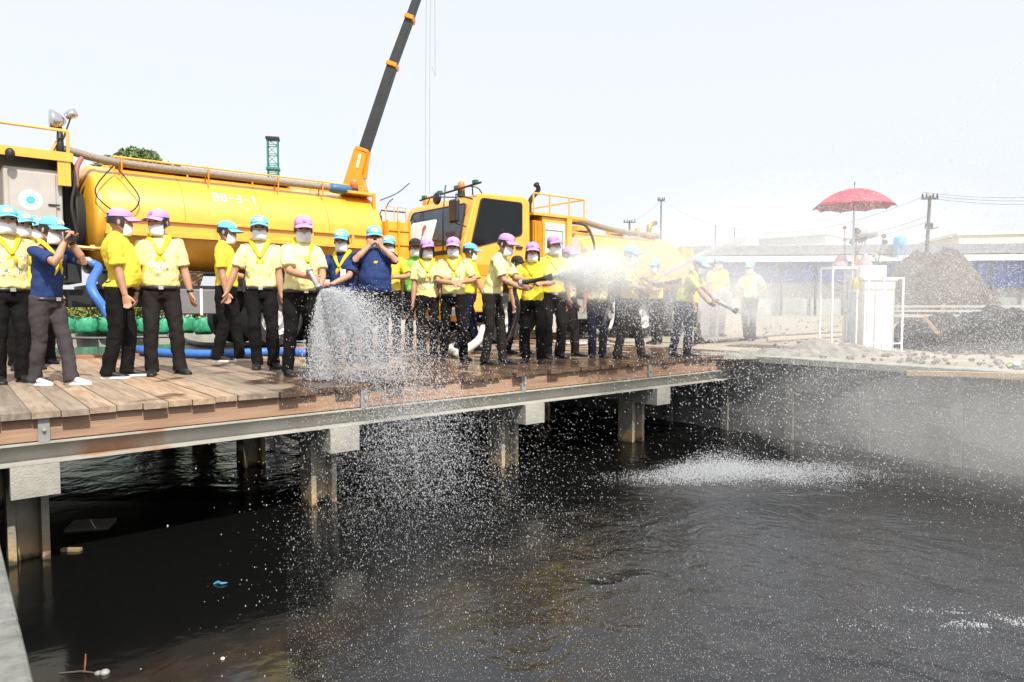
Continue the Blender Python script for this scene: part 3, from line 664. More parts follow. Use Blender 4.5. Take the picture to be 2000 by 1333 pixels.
def make_cab(root, x0=0.0, W=2.35, front=True):
    X = lambda p: [(q[0]+x0, q[1]) for q in p]
    body = [(.03, .62), (0, 1.0), (0, 1.88), (.27, 2.74), (.42, 2.86), (1.5, 2.9), (1.64, 2.82), (1.66, .95), (1.45, .95), (1.40, 1.12), (1.2, 1.24), (.9, 1.24), (.68, 1.12), (.6, .9), (.55, .62)]
    MB().prism(X(round_poly(body, .06, 2)), 0, W, axis=1).build('cab_body', yellow, root, bevel=.035, seg=2)
    # windscreen on the slanted front
    a0 = Vector((x0, 0, 1.88)); a1 = Vector((x0+.27, 0, 2.74)); up = (a1-a0).normalized(); out = Vector((-up.z, 0, up.x))
    M = Matrix.Translation(a0) @ Matrix(((0, up.x, out.x, 0), (1, up.y, out.y, 0), (0, up.z, out.z, 0), (0, 0, 0, 1)))
    wpoly = round_poly([(.10, .02), (W-.10, .02), (W-.22, .84), (.22, .84)], .09)
    slab_on(root, 'windscreen', wpoly, M, .012, glass2)
    frame_poly([(p[0], p[1]) for p in wpoly], shrink(wpoly, .035), M, .022, root, 'windscreen_seal', blackp)
    # papers behind the screen: a white sheet with a red mark
    slab_on(root, 'notice_sheet', rpoly(1.1, 2.05, .12, .60, .06), M @ Matrix.Translation((0, 0, .013)), .003, mat('paper_white', (.75, .78, .78), .5, var=.03))
    redm = mat('mark_red', (.50, .09, .09), .6, var=.05); grm = mat('mark_grey', (.35, .37, .38), .6, var=.05)
    cc = [(1.5+.075*math.cos(a), .44+.07*math.sin(a)) for a in [2*math.pi*k/14 for k in range(14)]]
    slab_on(root, 'printed_mark', cc, M @ Matrix.Translation((0, 0, .0165)), .002, redm)
    slab_on(root, 'printed_mark', [(1.455, .38), (1.475, .27), (1.525, .27), (1.545, .38)], M @ Matrix.Translation((0, 0, .019)), .002, redm)
    c2 = [(1.5+.035*math.cos(a), .21+.04*math.sin(a)) for a in [2*math.pi*k/12 for k in range(12)]]; slab_on(root, 'printed_mark', c2, M @ Matrix.Translation((0, 0, .0165)), .002, grm)
    for (w0, w1) in ((.35, 1.05), (1.2, 2.0)):
        q = [M @ Vector((w0, .03, .03)), M @ Vector(((w0+w1)/2, .10, .035)), M @ Vector((w1, .16, .03))]; MB().tube(q, .012, 5).build('wiper', blackp, root)
    # side door and window
    Ms = Matrix(((1, 0, 0, x0), (0, 0, -1, 0), (0, 1, 0, 0), (0, 0, 0, 1)))
    door = round_poly([(.10, 1.0), (.07, 1.86), (.33, 2.84), (1.50, 2.84), (1.50, 1.30), (1.30, 1.26), (.75, 1.24), (.6, 1.0)], .05)
    slab_on(root, 'door', door, Ms, .014, yellow, .005)
    wp = round_poly([(.14, 1.80), (1.42, 2.13), (1.42, 2.77), (.40, 2.77)], .07)
    slab_on(root, 'side_window', wp, Ms @ Matrix.Translation((0, 0, .0155)), .008, glass)
    frame_poly(wp, shrink(wp, .03), Ms @ Matrix.Translation((0, 0, .0155)), .014, root, 'window_seal', blackp)
    slab_on(root, 'door_handle', rpoly(1.25, 1.42, 1.86, 1.91, .02), Ms @ Matrix.Translation((0, 0, .0145)), .03, blackp)
    slab_on(root, 'trim_panel', rpoly(.12, .95, 1.32, 1.52, .03), Ms @ Matrix.Translation((0, 0, .0145)), .012, orange)
    MB().box((x0+.55, -.03, .42), (x0+.62, .4, .6)).build('step', dark, root); MB().box((x0+.1, -.02, .36), (x0+.58, .42, .42)).build('step', dark, root)
    # front
    MB().box((x0-.07, .02, .45), (x0+.1, W-.02, .78)).build('bumper', orange, root, bevel=.03)
    for i in range(3): MB().box((x0-.015, .5, 1.05+.17*i), (x0+.01, W-.5, 1.14+.17*i)).build('grille_slot', blackp, root)
    for yy in (.12, W-.42): MB().box((x0-.085, yy, .55), (x0-.06, yy+.3, .70)).build('headlight', mat('headlight', (.6, .62, .65), .12, .4), root, bevel=.02)
    MB().box((x0-.012, .1, 1.72), (x0+.01, W-.1, 1.80)).build('front_panel', dark, root)
    # mirrors
    for (yy, s_) in ((-.02, -1), (W+.02, 1)):
        m = MB(); m.tube([(x0+.2, yy, 2.72), (x0-.28, yy+s_*.16, 2.74), (x0-.32, yy+s_*.2, 2.6)], .016, 6); m.tube([(x0+.05, yy, 2.2), (x0-.3, yy+s_*.18, 2.22)], .014, 6); m.build('mirror_arm', blackp, root, smooth=True)
        MB().box((x0-.40, yy+s_*.2-.13, 2.22), (x0-.30, yy+s_*.2+.13, 2.64)).build('mirror', blackp, root, bevel=.04, seg=2)
    m = MB(); m.ell((x0-.16, .62, 2.77), (.05, .13, .12), seg=14, ring=8); m.build('round_mirror', blackp, root, smooth=True)
    MB().tube([(x0+.25, .5, 2.82), (x0-.12, .6, 2.8)], .012, 5).build('mirror_arm', blackp, root)
    MB().tube([(x0-.14, .45, 1.75), (x0-.16, .42, 2.4), (x0-.1, .42, 3.0)], .013, 6).build('aerial', blackp, root, smooth=True)
    # roof gear
    m = MB().tube([(x0+.3, -.15, 3.02), (x0+.62, W+.1, 3.02)], .02, 6); m.build('light_bar', dark, root)
    gl = mat('lamp_green', (.02, .14, .08), .3)
    for k in range(4):
        f = .08+.28*k; MB().box((x0+.27+.32*f, -.15+(W+.25)*f-.05, 3.03), (x0+.35+.32*f, -.15+(W+.25)*f+.07, 3.10)).build('small_lamp', gl, root, bevel=.01)
    for yy in (.3, 1.9): MB().tube([(x0+.45, yy, 2.86), (x0+.42+.06*yy, yy, 3.02)], .015, 5).build('bracket', dark, root)
    MB().tube([(x0+.5, .75, 2.88), (x0+.5, .75, 3.0)], [.08, .07], 12).build('beacon_base', dark, root)
    MB().tube([(x0+.5, .75, 3.0), (x0+.5, .75, 3.14), (x0+.5, .75, 3.18)], [.075, .07, .045], 12).build('beacon', lampo, root, smooth=True)
    MB().tube(spline([(x0+.5, .75, 3.05), (x0+.55, .5, 3.06), (x0+.5, .2, 2.98), (x0+.45, .02, 2.86)]), .012, 5).build('cable', blackp, root)
def tank_mesh(x0, x1, cy, cz, ry, rz, n=48):
    R_ = []
    for (x, k) in ((x0-.17, .02), (x0-.16, .35), (x0-.11, .7), (x0-.04, .93), (x0, 1.0), (x0+.05, 1.015), (x0+.10, 1.0), *(((x0+.2+(x1-x0-.4)*i_/12, 1.0)) for i_ in range(13)), (x1-.10, 1.0), (x1-.05, 1.015), (x1, 1.0), (x1+.04, .93), (x1+.11, .7), (x1+.16, .35), (x1+.17, .02)):
        R_.append([Vector((x, cy+math.cos(2*math.pi*j/n)*ry*k, cz+math.sin(2*math.pi*j/n)*rz*k)) for j in range(n)])
    return MB().rings(R_)
def seven(ch):   # stroke strips of a block digit / letter on a unit 0.6 x 1 cell
    S = {'B': [(0,0,.14,1), (0,0,.5,.14), (0,.43,.5,.57), (0,.86,.5,1), (.44,.08,.6,.46), (.44,.54,.6,.92)], '3': [(0,0,.5,.14), (.08,.43,.5,.57), (0,.86,.5,1), (.44,.08,.6,.46), (.44,.54,.6,.92)],
         '-': [(.08,.44,.52,.56)], '1': [(.26,0,.42,1), (.12,.78,.26,.9)]}
    return S[ch]
def lettering(root, text, x0, y_of_z, z0, hgt, mtl, name='letter'):
    x = x0; th = .004
    for ch in text:
        m = MB()
        for (a, b_, c, d) in seven(ch):
            for q in range(3):
                za, zb = z0+hgt*(b_+(d-b_)*q/3), z0+hgt*(b_+(d-b_)*(q+1)/3); xa, xb = x+hgt*a, x+hgt*c
                m.add([(xa, y_of_z(za)-th, za), (xb, y_of_z(za)-th, za), (xb, y_of_z(zb)-th, zb), (xa, y_of_z(zb)-th, zb)], [(0, 1, 2, 3)])
        x += hgt*.82; m.build(name, mtl, root)

# ---- right tanker, cab in view
T2 = empty('tanker_truck', ts(7.42, 10.3, 0), ANG, 'yellow tanker truck with dark side window facing left, behind the crowd at centre', 'truck')
make_cab(T2)
MB().box((.2, .55, .62), (8.0, .75, .9)).build('chassis_rail', dark, T2); MB().box((.2, 1.6, .62), (8.0, 1.8, .9)).build('chassis_rail', dark, T2)
for (x, n_) in ((1.05, 1), (5.15, 2), (6.45, 2)):
    for yy, sd in ((.18, -1), (2.17, 1)): wheel_tree(T2, x, yy, .5, .28 if n_ == 1 else .5, sd)
MB().box((2.0, .03, 1.28), (2.82, 2.3, 2.56)).build('cabinet', yellow, T2, bevel=.01)
for i in range(7): MB().box((1.78+.035*i, .0, 1.3), (1.80+.035*i, .03, 2.45)).build('louvre', yellow_d, T2)
MB().box((1.74, .03, 1.28), (1.99, 2.2, 2.46)).build('louvre_box', mat('louvre_brown', (.40, .20, .03), .6), T2)
MB().box((2.07, .005, 1.32), (2.62, .028, 2.44)).build('cabinet_door', white, T2, bevel=.01)
MB().box((2.52, -.008, 1.4), (2.545, .004, 2.3)).build('door_seam', grey_roof, T2); MB().box((2.07, -.006, 2.28), (2.55, .004, 2.30)).build('door_seam', grey_roof, T2)
MB().box((2.66, -.02, 1.2), (2.80, .12, 2.6)).build('frame_post', yellow, T2)
MB().box((1.72, -.02, 2.565), (3.25, 2.3, 2.62)).build('roof_platform', yellow, T2)
for (x) in (1.75, 2.2, 2.75, 3.2):
    MB().tube([(x, .02, 2.62), (x, .02, 3.0)], .018, 6).build('rail_post', yellow, T2); MB().tube([(x, 2.2, 2.62), (x, 2.2, 3.0)], .018, 6).build('rail_post', yellow, T2)
for yy in (.02, 2.2): MB().tube([(1.75, yy, 3.0), (3.2, yy, 3.0)], .018, 6).build('rail', yellow, T2)
MB().tube([(3.2, .02, 3.0), (3.2, 2.2, 3.0)], .018, 6).build('rail', yellow, T2)
MB().tube(spline([(2.25, .7, 2.62), (2.25, .7, 2.95), (2.4, .6, 3.2), (2.3, .55, 3.3)]), [.05]*18+[.07], 8).build('spotlight', dark, T2, smooth=True)
MB().box((2.83, .1, 1.3), (3.2, .9, 2.2)).build('pump_box', mat('pump_pinkish', (.55, .42, .36), .5), T2, bevel=.02)
tank2 = tank_mesh(3.42, 6.85, 1.15, 1.62, 1.10, .86).build('tank', yellow, T2, smooth=True)
MB().box((3.42, .02, 1.3), (7.0, .16, 1.44)).build('side_rail', yellow, T2)
MB().box((3.42, .1, .92), (7.3, 2.2, 1.0)).build('bed', dark, T2)
MB().tube(spline([(2.9, .5, 2.6), (3.3, .35, 2.62), (4.6, .45, 2.50), (6.3, .5, 2.46)]), .065, 10).build('suction_hose', pipe, T2, smooth=True)
MB().tube(spline([(2.85, .1, 2.5), (3.2, -.02, 2.45), (3.42, -.06, 2.1), (3.45, -.06, 1.6)]), .03, 8).build('hose_loop', black, T2, smooth=True)
for x in (4.0, 5.2, 6.4): MB().tube([(x, .9, 2.46), (x, .9, 2.58)], [.25, .22], 14).build('manhole', yellow_d, T2)
m = MB().box((6.9, .2, 1.0), (7.4, 2.1, 2.2)); m.build('rear_box', yellow_d, T2)
MB().tube([(6.3, .8, 2.4), (6.35, .8, 2.75), (6.6, .8, 2.85)], .06, 8).build('rear_valve', brass, T2, smooth=True)
MB().tube([(5.9, .8, 2.48), (5.9, .8, 2.66)], [.09, .07], 10).build('beacon', lampo, T2, smooth=True)
MB().box((2.9, .1, .45), (4.3, .4, .88)).build('tool_box', steel_g, T2, bevel=.02)

# ---- left tanker
T1K = empty('tanker_truck', ts(0, 12.0, 0), ANG, 'long yellow tanker lettered BB-3-1 with a brown suction hose on top, left', 'truck')
make_cab(T1K, -2.6)
MB().box((-2.4, .55, .72), (7.2, .75, 1.0)).build('chassis_rail', dark, T1K); MB().box((-2.4, 1.6, .72), (7.2, 1.8, 1.0)).build('chassis_rail', dark, T1K)
for x, n_ in ((-1.55, 1), (4.55, 2), (5.8, 2)):
    for yy, sd in ((.2, -1), (2.15, 1)): wheel_tree(T1K, x, yy, .5, .28 if n_ == 1 else .5, sd)
CY, CZ, RY, RZ = 1.13, 2.15, 1.10, .87
tank_mesh(1.85, 6.72, CY, CZ, RY, RZ).build('tank', yellow, T1K, smooth=True)
for x in (3.1, 4.35, 5.6): MB().tube([(x, CY+(RY+.001)*math.cos(a), CZ+(RZ+.001)*math.sin(a)) for a in [math.pi*2*j/48 for j in range(49)]], .006, 4).build('weld_seam', yellow_d, T1K)
y_tank = lambda z: CY - RY*math.sqrt(max(.0, 1-((z-CZ)/RZ)**2)) - .001
lettering(T1K, 'BB-3-1', 3.58, y_tank, 2.51, .155, mat('letter_white', (.85, .83, .75), .5, var=.02))
# ledge
MB().box((1.95, -.02, 2.085), (6.9, .12, 2.125)).build('ledge', yellow, T1K, bevel=.006)
MB().box((1.95, -.02, 1.84), (6.9, .12, 1.92)).build('ledge', yellow, T1K, bevel=.006)
MB().box((1.96, .03, 1.922), (6.89, .10, 2.083)).build('ledge_web', yellow, T1K)
x = 1.96
for k in range(7):
    MB().box((x, -.015, 1.9225), (x+.05, .0295, 2.0825)).build('stiffener', yellow, T1K); x += .815
MB().box((1.80, .1, 1.0), (6.9, 2.2, 1.08)).build('bed', dark, T1K)
MB().box((1.9, .03, 1.28), (6.7, .06, 1.31)).build('guard_rail', dark, T1K)
for k in range(5): MB().box((2.1+k*1.1, .5, 1.081), (2.2+k*1.1, 1.8, 1.35)).build('saddle', dark, T1K)
for k in range(3):   # mudguard and dark gear under the tank
    MB().box((4.0+k*.01, .04+.6*k, 1.06), (6.4, .1+.6*k, 1.12)).build('mudguard', dark, T1K)
MB().box((2.98, .06, .60), (3.62, .5, 1.02)).build('tool_box', mat('box_grey', (.17, .17, .17), .5), T1K, bevel=.02)
MB().box((3.30, .045, .59), (3.34, .058, 1.03)).build('strap', white, T1K)
m = MB(); n = 20; R_ = []
for i in range(9): R_.append([Vector((3.2+(.15+.012*i + (.008 if (k+i) % 2 else 0))*math.cos(2*math.pi*k/n), .3+(.15+.012*i+(.008 if (k+i) % 2 else 0))*math.sin(2*math.pi*k/n)*.9, 1.03+.036*i)) for k in range(n)])
m.rings(R_); bk_ = m.build('wicker_basket', mat('wicker', (.30, .20, .12), .8, var=.4, scale=30), smooth=False)
bk_.location = ts(0, 12.0, 0); bk_.rotation_euler = (0, 0, ANG); tag(bk_, 'brown woven basket sitting on the grey tool box of the left tanker', 'basket')
# suction hose on its cradles
hs = spline([(1.44, .34, 3.10), (1.6, .33, 3.08), (2.0, .36, 3.02), (2.6, .38, 3.0), (4.0, .38, 3.0), (5.9, .38, 3.0)], 8)
MB().tube(hs, .062, 12).build('suction_hose', pipe, T1K, smooth=True)
MB().tube([(5.78, .38, 3.0), (5.86, .38, 3.0), (6.1, .38, 3.0), (6.22, .38, 2.99)], [.07, .095, .09, .075], 12).build('hose_cap', mat('cap_blue', (.04, .13, .25), .5, var=.2), T1K, smooth=True)
for x in (2.25, 3.55, 4.75, 5.6):
    z0 = 2.92
    MB().tube([(x, .30, 2.80), (x, .28, 3.06), (x, .33, 3.10)], .014, 5).build('cradle', orange, T1K); MB().tube([(x, .47, 2.86), (x, .47, 3.10)], .014, 5).build('cradle', orange, T1K)
for yy in (.62, 1.6):
    MB().tube([(2.2, yy, 3.14), (6.6, yy, 3.14)], .016, 6).build('rail', yellow, T1K)
    for x in (2.2, 3.3, 4.4, 5.5, 6.6): MB().tube([(x, yy, 2.92), (x, yy, 3.14)], .016, 6).build('rail_post', yellow, T1K)
MB().box((2.2, .7, 3.02), (5.2, 1.5, 3.05)).build('walkway', yellow_d, T1K)
for x in (3.0, 4.6): MB().tube([(x, 1.1, 3.0), (x, 1.1, 3.12)], [.26, .24], 16).build('manhole', yellow_d, T1K)
MB().tube([(6.35, .5, 2.98), (6.35, .5, 3.06)], [.09, .085], 12).build('beacon_base', dark, T1K)
MB().tube([(6.35, .5, 3.06), (6.35, .5, 3.20), (6.35, .5, 3.25)], [.085, .08, .05], 12).build('beacon', lampo, T1K, smooth=True)
MB().box((6.1, .25, 2.93), (6.7, .75, 2.975)).build('beacon_shelf', yellow, T1K); MB().box((6.62, .22, 2.55), (6.68, .26, 2.95)).build('shelf_post', yellow_d, T1K)
# hanging lanyard loop at the front of the tank
MB().tube(spline([(2.15, .3, 2.95), (1.88, .02, 2.6), (1.84, -.05, 2.4), (2.05, -.06, 2.2), (2.3, -.05, 2.2), (2.42, -.03, 2.42), (2.28, .08, 2.7), (2.15, .3, 2.95)]), .011, 5).build('rope', black, T1K)
# pump cabinet with its round seal
MB().box((.72, .04, 1.15), (1.42, 1.3, 2.72)).build('cabinet', cabinet, T1K, bevel=.012)
MB().box((.78, .012, 1.2), (1.34, .038, 2.66)).build('cabinet_door', cabinet, T1K, bevel=.008)
MB().box((1.24, -.005, 2.2), (1.38, .010, 2.225)).build('handle', blackp, T1K)
def ngon(cx, cz, r, n, y, th=.003, ph=0): return MB().prism([(cx+r*math.cos(2*math.pi*k/n+ph), cz+r*math.sin(2*math.pi*k/n+ph)) for k in range(n)], y-th, y, axis=1)
seal = ngon(1.03, 2.26, .142, 32, .0115).build('seal', mat('seal_white', (.82, .84, .84), .4, var=.02), T1K)
teal = mat('seal_teal', (.07, .42, .50), .5, var=.03)
ngon(1.03, 2.26, .058, 12, .0083, .002).build('emblem', teal, seal)
sm = MB()
for k in range(8):
    a = 2*math.pi*k/8; sm.prism([(1.03+.07*math.cos(a+d_)*q, 2.26+.07*math.sin(a+d_)*q) for d_, q in ((-.13, 1), (.13, 1), (.13, 1.25), (-.13, 1.25))], .0062, .0083, axis=1)
tag(sm.build('emblem_ring', teal, seal), kind='stuff')
lt = MB()
for k in range(13):
    a = math.radians(28+10.5*k); c_ = (1.03+.118*math.cos(a), 2.26+.118*math.sin(a)); lt.prism([(c_[0]+.007*math.cos(a+t_), c_[1]+.010*math.sin(a+t_)) for t_ in (0.6, 2.5, 3.7, 5.6)], .0064, .0083, axis=1)
tag(lt.build('seal_lettering', teal, seal), kind='stuff')
# platform over the cabinet
MB().box((.55, -.05, 2.88), (1.52, 2.25, 2.92)).build('platform_floor', dark, T1K)
for (a, b_) in (((.53, -.09, 2.85), (1.54, -.052, 2.98)), ((1.522, -.05, 2.85), (1.56, 2.25, 2.98)), ((.51, -.05, 2.85), (.548, 2.25, 2.98))): MB().box(a, b_).build('platform_edge', yellow, T1K)
MB().box((1.36, -.07, 2.5), (1.52, .0, 2.85)).build('platform_bracket', yellow, T1K); MB().box((.40, -.12, .9), (.50, .1, 3.26)).build('corner_post', yellow, T1K)
MB().box((.42, 2.1, 1.0), (.52, 2.2, 2.85)).build('corner_post', yellow, T1K); MB().box((1.44, 2.1, 1.0), (1.52, 2.2, 2.85)).build('corner_post', yellow, T1K)
for (x, y) in ((.58, -.03), (1.5, -.03), (1.5, 2.2), (.58, 2.2)): MB().tube([(x, y, 2.93), (x, y, 3.30)], .022, 8).build('rail_post', yellow, T1K)
MB().tube([(.58, -.03, 3.30), (1.5, -.03, 3.30), (1.5, 2.2, 3.30), (.58, 2.2, 3.30)], .022, 8).build('rail', yellow, T1K)
m = MB(); m.ell((.80, -.15, 2.86), (.06, .07, .08), seg=12, ring=8); m.build('flood_lamp', dark, T1K, smooth=True)
# chromed searchlight
chrome = mat('chrome', (.6, .6, .6), .15, .9, var=.1)
m = MB(); m.tube([(1.30, .1, 3.46), (1.33, .1, 3.46), (1.42, .12, 3.47), (1.50, .14, 3.48)], [.145, .15, .11, .03], 18); o = m.build('searchlight', chrome, T1K, smooth=True)
m = MB(); m.tube([(1.50, .1, 3.54), (1.58, .1, 3.59), (1.63, .1, 3.62)], [.045, .07, .06], 12); m.build('searchlight', chrome, T1K, smooth=True)
MB().tube([(1.42, .1, 2.9), (1.42, .1, 3.1), (1.42, .1, 3.42)], [.06, .05, .03], 8).build('lamp_mast', dark, T1K, smooth=True)
MB().tube([(1.46, .1, 3.2), (1.52, .1, 3.4), (1.57, .1, 3.56)], .012, 5).build('cable', dark, T1K)
MB().tube([(1.28, .1, 2.93), (1.40, .1, 3.2)], .02, 6).build('mast_brace', yellow, T1K)
# coiled black hoses beside the tank end
for k in range(6):
    pts = [(1.60+.02*k+.0*math.cos(a), .35+.33*math.cos(a)*(1-.06*k), 2.05+.5*math.sin(a)*(1-.05*k)) for a in [2*math.pi*j/24 for j in range(24)]]
    pts.append(pts[0]); MB().tube(pts, .022, 6).build('coiled_hose', black, T1K, smooth=True)
MB().tube(spline([(1.55, .1, 2.9), (1.58, .0, 2.6), (1.52, -.05, 2.2), (1.6, -.03, 1.7)]), .02, 6).build('cable', black, T1K, smooth=True)
MB().tube(spline([(1.7, .2, 2.98), (1.62, .1, 2.8), (1.6, .05, 2.5)]), .035, 8).build('pipe', mat('pipe_red', (.30, .12, .09), .6), T1K, smooth=True)
MB().box((1.5, .4, 1.1), (1.68, 1.9, 2.9)).build('pump_frame', dark, T1K)
MB().tube(spline([(1.45, -.1, 1.62), (1.7, -.14, 1.60), (1.95, -.14, 1.60)]), .035, 8).build('brass_pipe', brass, T1K, smooth=True)
MB().tube([(1.72, -.14, 1.60), (1.78, -.14, 1.60)], .055, 8).build('pipe_flange', brass, T1K); MB().tube([(1.96, -.14, 1.54), (1.96, -.14, 1.72)], .03, 8).build('valve', brass, T1K)
MB().tube([(1.98, -.14, 1.58), (2.15, -.16, 1.30), (2.28, -.18, 1.12)], [.035, .05, .045], 10).build('pipe', steel_g, T1K, smooth=True)
MB().tube([(1.55, -.12, 1.42), (1.70, -.15, 1.42), (1.76, -.18, 1.36)], [.05, .055, .05], 10).build('pipe_coupling', steel_g, T1K, smooth=True)
# rear cabinet with ladder frames
MB().box((6.78, .0, 1.25), (7.34, 1.9, 2.42)).build('rear_cabinet', yellow, T1K, bevel=.01)
for x in (6.80, 7.05, 7.31): MB().box((x-.015, -.03, 1.25), (x+.015, -.002, 2.44)).build('ladder_rail', yellow_d, T1K)
for z_ in (1.4, 1.68, 1.96, 2.24): MB().box((6.82, -.024, z_-.012), (7.29, -.006, z_+.012)).build('rung', yellow_d, T1K)
for (a, b_) in ((6.83, 7.02), (7.10, 7.29)):
    MB().tube([(a, .1, 2.42), (a, .1, 2.72), (b_, .1, 2.72), (b_, .1, 2.42)], .014, 6).build('handrail', yellow, T1K)
MB().box((6.5, .1, 2.2), (6.77, .5, 2.42)).build('tail_panel', orange, T1K)
MB().box((6.9, -.03, .72), (7.35, .5, 1.22)).build('side_tank', mat('navy_plastic', (.02, .035, .16), .4), T1K, bevel=.03)
MB().box((7.05, -.042, .95), (7.2, -.031, 1.12)).build('red_panel', mat('panel_red', (.5, .03, .03), .5), T1K)

# ---- crane truck behind
CD = 16.6
c0 = dp(699, 420, CD)
CR = empty('crane_truck', (c0.x, c0.y, 0), 0, 'truck mounted crane with a long dark telescopic boom rising behind the left tanker', 'crane')
def cp_(px, py): 
    q = dp(px, py, CD); return Vector((q.x-c0.x, 0, q.z))
def quadbox(p, q, wa, wb, dep, name, mtl, n=4):
    return MB().tube([p, q], [wa*.7071, wb*.7071], 4, ref=(1, 1, 0)).build(name, mtl, CR)
def beam2(p, q, wa, wb, name, mtl, dep=.3):
    d = (q-p).normalized(); s_ = Vector((d.z, 0, -d.x)); y = Vector((0, dep/2, 0))
    m = MB().rings([[p - s_*wa/2 - y, p + s_*wa/2 - y, p + s_*wa/2 + y, p - s_*wa/2 + y], [q - s_*wb/2 - y, q + s_*wb/2 - y, q + s_*wb/2 + y, q - s_*wb/2 + y]])
    return m.build(name, mtl, CR, bevel=.01)
ppx = CD/FPX
beam2(cp_(682, 385), cp_(708, 297), 30*ppx, 27*ppx, 'boom_base', orange, .36)
MB().prism([(v.x, v.z) for v in (cp_(690, 352), cp_(708, 340), cp_(717, 372), cp_(717, 388), cp_(703, 420), cp_(690, 402), cp_(676, 370))], -.2, .2, axis=1).build('knuckle', orange, CR, bevel=.015)
beam2(cp_(710, 300), cp_(767, 128), 18.5*ppx, 17*ppx, 'boom_section', mat('boom_dark', (.026, .028, .033), .5, var=.25, scale=6), .28)
beam2(cp_(766.5, 129), cp_(801, 36), 15*ppx, 14*ppx, 'boom_section', mat('boom_dark', (0, 0, 0)), .25)
beam2(cp_(800.5, 37), cp_(836, -62), 13.5*ppx, 12*ppx, 'boom_section', mat('boom_dark', (0, 0, 0)), .22)
for (px, py, w_) in ((709, 296, 25), (766.7, 129, 20.5), (800.7, 37.5, 17.5)):
    q = cp_(px, py); d = (cp_(801, 36)-cp_(710, 300)).normalized(); beam2(q-d*.05, q+d*.05, w_*ppx, w_*ppx, 'boom_collar', orange, .36)
rp_ = MB(); a = cp_(703, 318); beam2(a-Vector((.03, .19, .16)), a+Vector((.05, -.19, .16)), .06, .06, 'decal', white, .01)
beam2(cp_(712, 350), cp_(720, 300), .09, .07, 'hoist_cylinder', orange, .1)
MB().prism([(v.x, v.z) for v in (cp_(672, 395), cp_(712, 400), cp_(700, 440), cp_(676, 440))], -.25, .25, axis=1).build('slew_column', orange, CR, bevel=.01)
MB().box((-.32, -.3, 1.0), (.12, .3, cp_(690, 438).z)).build('column', orange, CR)
MB().box((-.9, -.9, .7), (4.6, .9, 1.0)).build('chassis', dark, CR); MB().box((.5, -1.1, 1.0), (3.2, 1.1, 1.15)).build('bed', yellow_d, CR)
for x in (-.2, 2.4, 3.8):
    for yy, sd in ((-.95, -1), (.95, 1)): wheel_tree(CR, x, yy, .48, .3, sd)
tip = cp_(838, -66)
m = MB(); m.ell((tip.x, 0, tip.z), (.18, .12, .18), seg=14, ring=8); m.build('sheave', orange, CR)
for k, px in enumerate((833, 841, 849)):
    a = cp_(px, -60); pts = [a, Vector((cp_(px-1.5 if k < 2 else px+1, 150).x, 0, cp_(px, 150).z)), Vector((cp_(px-2 if k < 2 else px-4, 380).x, 0, cp_(px, 380 if k < 2 else 130).z))]
    MB().tube(pts, .0075, 5).build('hoist_cable', mat('cable_pale', (.35, .36, .36), .5), CR)
q = cp_(836, 400); m = MB(); m.ell((q.x, 0, q.z), (.13, .09, .2), seg=10, ring=8); m.build('hook_block', orange, CR)
# loose cables left of the cab
for k, (pa, pb, pc) in enumerate((((742, 392), (775, 378), (800, 358)), ((752, 415), (758, 398), (768, 388)))):
    pts = [dp(*pa, 14.5), dp(*pb, 14.5), dp(*pc, 14.5)]; o = MB().tube(spline(pts), .012, 5).build('cable_end', mat('cable_blue', (.06, .08, .25), .5)); o.parent = None
    tag(o, ['blue wire curling up in the gap left of the right cab', 'short wire end lower in the gap left of the right cab'][k], 'wire')

# ================================================================ hoses on the deck
def hose(pts, rad, m, lab, name='hose', n=10): return tag(MB().tube(spline(pts, 8), rad, n).build(name, m, smooth=True), lab, 'hose')
a0 = ts(1.74, 11.84, 1.38)
hose([a0, ts(1.80, 11.72, 1.30), dp(178, 560, 9.35), dp(205, 605, 9.3), dp(228, 640, 9.35), gp(252, 668, .1) + Vector((0, -.4, 0)), gp(275, 684, .08), gp(330, 690, .06), gp(420, 692, .06), gp(520, 688, .06), gp(600, 690, .06)], .062, bluehose, 'thick blue hose dropping from the left tanker and running along the deck')
hose([gp(330, 655, .03), gp(355, 662, .03), gp(372, 669, .03), gp(410, 674, .03), gp(500, 673, .03), gp(600, 676, .03)], .045, hoseg, 'grey hose lying on the deck behind the legs, above the blue one')
hose([gp(120, 660, .03), gp(200, 661, .03), gp(290, 659, .03), gp(340, 658, .03)], .03, hoseg, 'thin dark hose lying straight on the wet plates at left')
hose([dp(945, 640, 10.6), dp(935, 665, 10.4), gp(902, 688, .06), gp(893, 690, .06), gp(880, 682, .06), gp(900, 670, .06)], .062, hosew, 'pale canvas hose lifting off the deck between the people at centre')
hose([dp(1198, 590, 11.0), dp(1196, 625, 11.0), dp(1185, 650, 11.1), gp(1160, 668, .05), gp(1120, 672, .05), gp(1080, 668, .05)], .026, hosew, 'pale hose curving down behind the man in navy trousers')
hose([dp(1365, 610, 11.6), dp(1364, 640, 11.5), gp(1372, 664, .03), gp(1392, 667, .03), gp(1450, 662, .03), gp(1540, 655, .03), gp(1700, 648, .03)], .032, hoseg, 'thin grey hose trailing over the ground to the bending man')
hose([dp(1420, 600, 13.2), dp(1405, 590, 13.4), dp(1390, 575, 13.5)], .04, hosew, 'short hose end held out low by the bending man')
